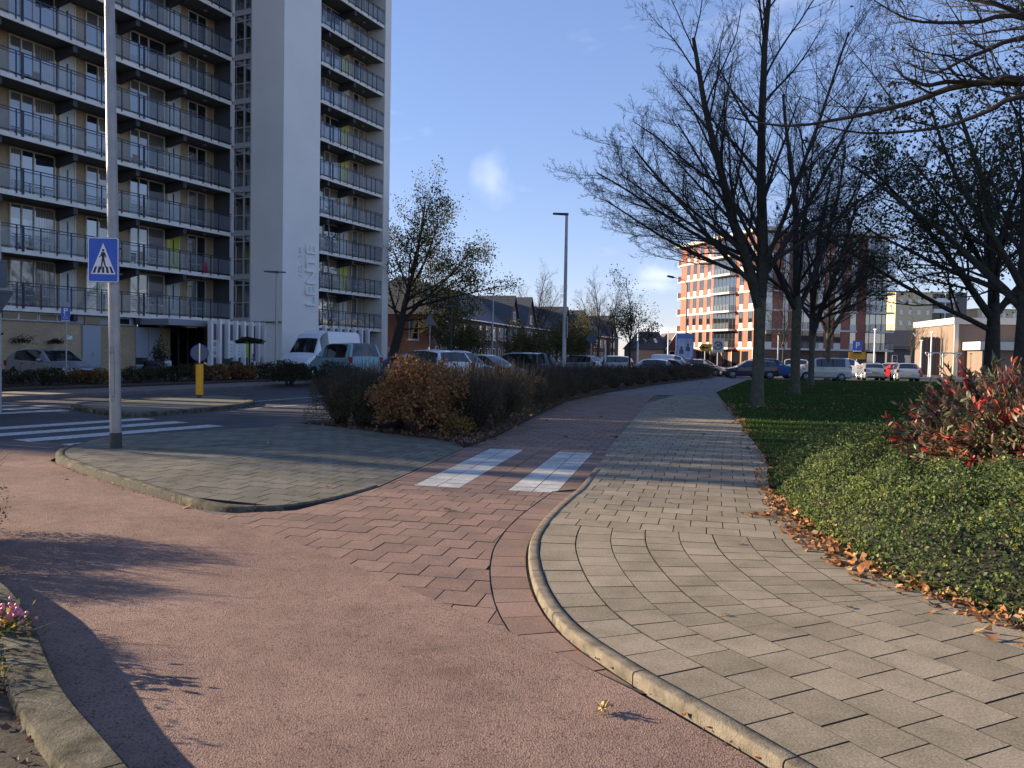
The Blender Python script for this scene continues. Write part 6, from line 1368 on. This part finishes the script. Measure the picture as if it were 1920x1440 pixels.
path_l=[np.array(p) for p in [(-4.6,17.7),(-4.0,17.2),(-2.7,16.15),(-1.8,15.65),(-.98,15.0),(-.84,14.4),(-.4,16.0),(.5,21.3),(1.9,29.2),(4.15,36.4),(8.6,48.3)]]
for (a,b,n) in ((0,1,90),(1,2,240),(2,3,190),(3,4,170),(4,5,90),(5,6,200),(6,7,560),(7,8,500),(8,9,260),(9,10,160)):
    A,B=path_l[a],path_l[b]; nrm=unit(np.array([-(B-A)[1],(B-A)[0]])); 
    for i in range(n): p=A+(B-A)*rg.uniform()+nrm*abs(rg.normal(0,.30))*(1)-nrm*.05; pos.append((p[0],p[1]))
litter('leaf_litter',pos,.042,BL,3,'brown leaves lying under the dark hedge',lambda x,y:.016)
# single leaves on the paving
single=[(-5.5,10.1,.055,1,ZA),(-3.35,8.4,.075,3,ZA),(-2.05,9.2,.06,3,.05),(-.65,8.55,.06,3,ZA),(1.75,8.9,.05,1,0),(1.35,5.05,.04,1,0),(2.0,7.0,.045,1,0),(-3.9,13.2,.06,3,.08),(-4.3,15.8,.07,3,.08),(-3.2,16.3,.07,3,.08),(2.2,5.25,.04,2,0),(.1,12.0,.05,1,ZA),(1.1,16.5,.05,1,ZA),(.9,20.5,.07,0,ZA),(2.4,22,.07,1,ZA),(1.6,24,.07,3,ZA),(3.6,20,.05,1,0),(4.0,17,.05,1,0),(-1.2,15.1,.08,3,.02),(.1,17.7,.09,2,.0),(3.0,14.0,.05,1,0),(2.6,10.9,.05,0,0)]
LT=['small rust leaf beside the island kerb','large pale yellow leaf against the front of the island kerb','pale yellow leaf on the rounded corner of the island','pale curled leaf on the red pavers before the white stripes','brown leaf on the grey footpath below the lawn corner','dark curled leaf on the near grey paving','small dark leaf on the middle of the grey paving','pale leaf on the island near the pole','yellow leaf on the far part of the island','yellow leaf on the island left of the hedge','orange leaf on the near grey paving close to the leaf drift']
for i,(x,y,s,m,z) in enumerate(single):
    rg2=np.random.default_rng(300+i); p=dead_leaf(rg2,s); V=[(0,0,.01)]+[(q[0],q[1],max(.002,q[2]+.004)) for q in p]; F=[(0,1+k,1+(k+1)%7) for k in range(7)]
    o=link_mesh('fallen_leaf',fastmesh('fallen_leaf',V,F,[DL[m]]),None,(x,y,z),i*1.3)
    if i<len(LT): tag(o,LT[i],'leaf')
    else: tag(o,['brown leaf on the red path just past the white stripes','brown leaf on the red path level with the lawn corner','curled leaf far along the red path','dark leaf on the far footpath near the kerb','pale leaf on the far red path beside the hedge','small dark leaf on the footpath beyond the stripes','small leaf on the footpath beside the lawn edge','yellow leaf at the pointed tip of the hedge bed','orange leaf at the foot of the hedge on the red path edge','leaf on the middle of the footpath beyond the drain','leaf on the footpath close to the start of the leaf drift'][i-len(LT)],'leaf','small fallen leaves on the far paths')
# twig cluster on the red asphalt with its long shadow
ch=[]; rg2=np.random.default_rng(8)
for k in range(9): d=unit(rg2.normal(0,1,3)*[1,1,.4]+[0,0,.5]); ch.append(([(0,0,.02),tuple(d*.035+np.array([0,0,.02])),tuple(d*.06+np.array([0,0,.015+.01*k/9]))],[.002,.003,.001],4,0))
t=empty('seed_cluster',(.45,3.73,ZA+.005),0,label='small yellowish seed cluster casting a long shadow on the near red asphalt',cat='seed cluster')
link_mesh('stalks',tubes('stalks',ch,[mat('seed_tan',(.30,.22,.08),.7)]),t); V,F,mi=leaf_quads(rg2.normal(0,.016,(26,3))*[1,1,.8]+[0,0,.03],.022,rg2,1.3,1); link_mesh('husks',fastmesh('husks',V,F,[mat('husk',(.34,.26,.10),.7)]),t)
pos=[]
for i in range(420):
    y=rg.uniform(1.9,6.5); kx=np.interp(y,[1.5,2.38,3.02,3.54,4.39,5.2,6.4,7.9],[-.27,-1.0,-1.56,-2.04,-2.68,-3.33,-4.7,-7.2]); pos.append((kx-.02-abs(rg.normal(0,.35)),y))
litter('leaf_litter',pos,.022,[DL[1],BL[1],M['soil'],BL[0],DL[0]],4,'dry leaf crumbs on the soil behind the stone edging at the left',lambda x,y:.046)
# debris along the kerb joints
pos=[]; 
for p,nn_ in zip(KRr,KN):
    if p[1]<6 : 
        for k in range(3 if p[1]<3.8 else 1): q=p-nn_*abs(rg.normal(.015,.02)); pos.append((q[0],q[1]))
litter('kerb_debris',pos,.014,[DL[1],mat('red_bit',(.40,.05,.03),.7),DL[0],M['soil']],6,'small red and brown leaf scraps caught along the near kerb',lambda x,y:ZA+.005)
pos=[(p[0]-.02,p[1]-.03) for p in IK for _ in range(2)]; pos=[(a+rg.normal(0,.02),b+rg.normal(-.02,.02)) for a,b in pos if a<-2.6]
litter('kerb_debris',pos,.012,[DL[1],DL[3],M['soil']],7,'crumbs and leaf scraps along the foot of the island kerb',lambda x,y:ZA+.005)
# ---- grass blades on the lawn near the path
rg=np.random.default_rng(17); n=60000; x=rg.uniform(2.9,26,n); y=12.0+26*rg.uniform(0,1,n)**1.6; xe=np.interp(y,Ey+[80],Ex+[30]); k_=(x>xe+.02); x,y=x[k_],y[k_]; n=len(x)
hgt=rg.uniform(.03,.07,n); a=rg.uniform(0,6.28,n); dx=np.cos(a)*.012; dy=np.sin(a)*.012; lx=rg.normal(0,.02,n); ly=rg.normal(0,.02,n)
V=np.stack([np.stack([x-dx,y-dy,np.zeros(n)],1),np.stack([x+dx,y+dy,np.zeros(n)],1),np.stack([x+lx,y+ly,hgt],1)],1).reshape(-1,3); F=np.arange(3*n).reshape(-1,3)
tag(link_mesh('grass_blades',fastmesh('grass_blades',V,F,[leafm('blade_green',(.085,.145,.035),.3),leafm('blade_dark',(.045,.085,.022),.3)],rg.integers(0,2,n))),'short green grass blades of the lawn','grass',kind='stuff')
# ---- planting at the left bottom corner
rg=np.random.default_rng(23); n=26000; x=rg.uniform(-6.5,-1.9,n); y=rg.uniform(3.55,7.5,n); kx=np.interp(y,[1.5,2.38,3.02,3.54,4.39,5.2,6.4,7.9],[-.27,-1.0,-1.56,-2.04,-2.68,-3.33,-4.7,-7.2]); k_=(x<kx-.04)&(y>3.55); x,y,kx=x[k_],y[k_],kx[k_]; n=len(x)
hh=(.10+.30*np.clip((kx-x)/1.0,0,1))*(.6+.8*(np.sin(y*9+x*3)>0))*(.6+.4*np.sin(x*5+y*4)); z=rg.uniform(.02,1,n)*hh+.02
V,F,mi=leaf_quads(np.stack([x,y,z],1),.034,rg,2.4,4); tag(link_mesh('low_planting',fastmesh('low_planting',V,F,[leafm('plant_green',(.06,.09,.02)),leafm('plant_yellow',(.30,.22,.03)),leafm('plant_straw',(.25,.19,.08)),leafm('plant_dark',(.03,.04,.015))],mi)),'low mixed green and straw coloured planting behind the stone edging','plants',kind='stuff')
ch=[]
t=empty('berry_plant',(-2.62,4.22,.04),0,label='plant with a cluster of pink berries over the mossy stone edging',cat='plant')
for k in range(10): d=unit(rg.normal(0,1,3)*[1,1,.5]+[.1,0,1.0]); ch.append(([(0,0,0),tuple(d*.12),tuple(d*.24+np.array([.02,0,-.01]))],[.004,.003,.0015],4,0))
link_mesh('stems',tubes('stems',ch,[mat('straw_stem',(.22,.16,.08),.8)]),t)
mb=MB(); rr_=random.Random(4)
for k in range(46):
    c=Vector((-.01+rr_.gauss(0,.06)+.03,rr_.gauss(0,.03),.17+rr_.gauss(0,.022))); r_=.011
    mb.tube([c+Vector((0,0,-r_)),c+Vector((0,0,-r_*.6)),c,c+Vector((0,0,r_*.6)),c+Vector((0,0,r_))],[.002,r_*.8,r_,r_*.8,.002],7)
o=mb.build('berries',mat('berry_pink',(.62,.20,.24),.4),t,smooth=True); o['kind']='stuff'
V,F,mi=leaf_quads(rg.normal(0,.10,(260,3))*[1,1,.6]+[-.06,0,.07],.045,rg,1.8,2); link_mesh('leaves',fastmesh('leaves',V,F,[leafm('berry_leaf',(.07,.10,.03)),leafm('berry_leaf_yellow',(.30,.20,.05))],mi),t)
# tall shrubs just outside the left edge (their shade lies on the red path)
for i,(x,y,s,hz) in enumerate([(-4.6,6.9,.55,.55),(-5.5,6.6,.6,.5),(-3.9,5.9,.35,.42),(-3.35,4.7,.28,.36),(-2.75,3.7,.25,.3)]):
    shrub(x-.35,y,s,s,hz,i,hs[i%3],'%s low shrub behind the stone edging at the left edge, counted from afar'%['first','second','third','fourth','fifth'][i],'low shrubs at the left edge')
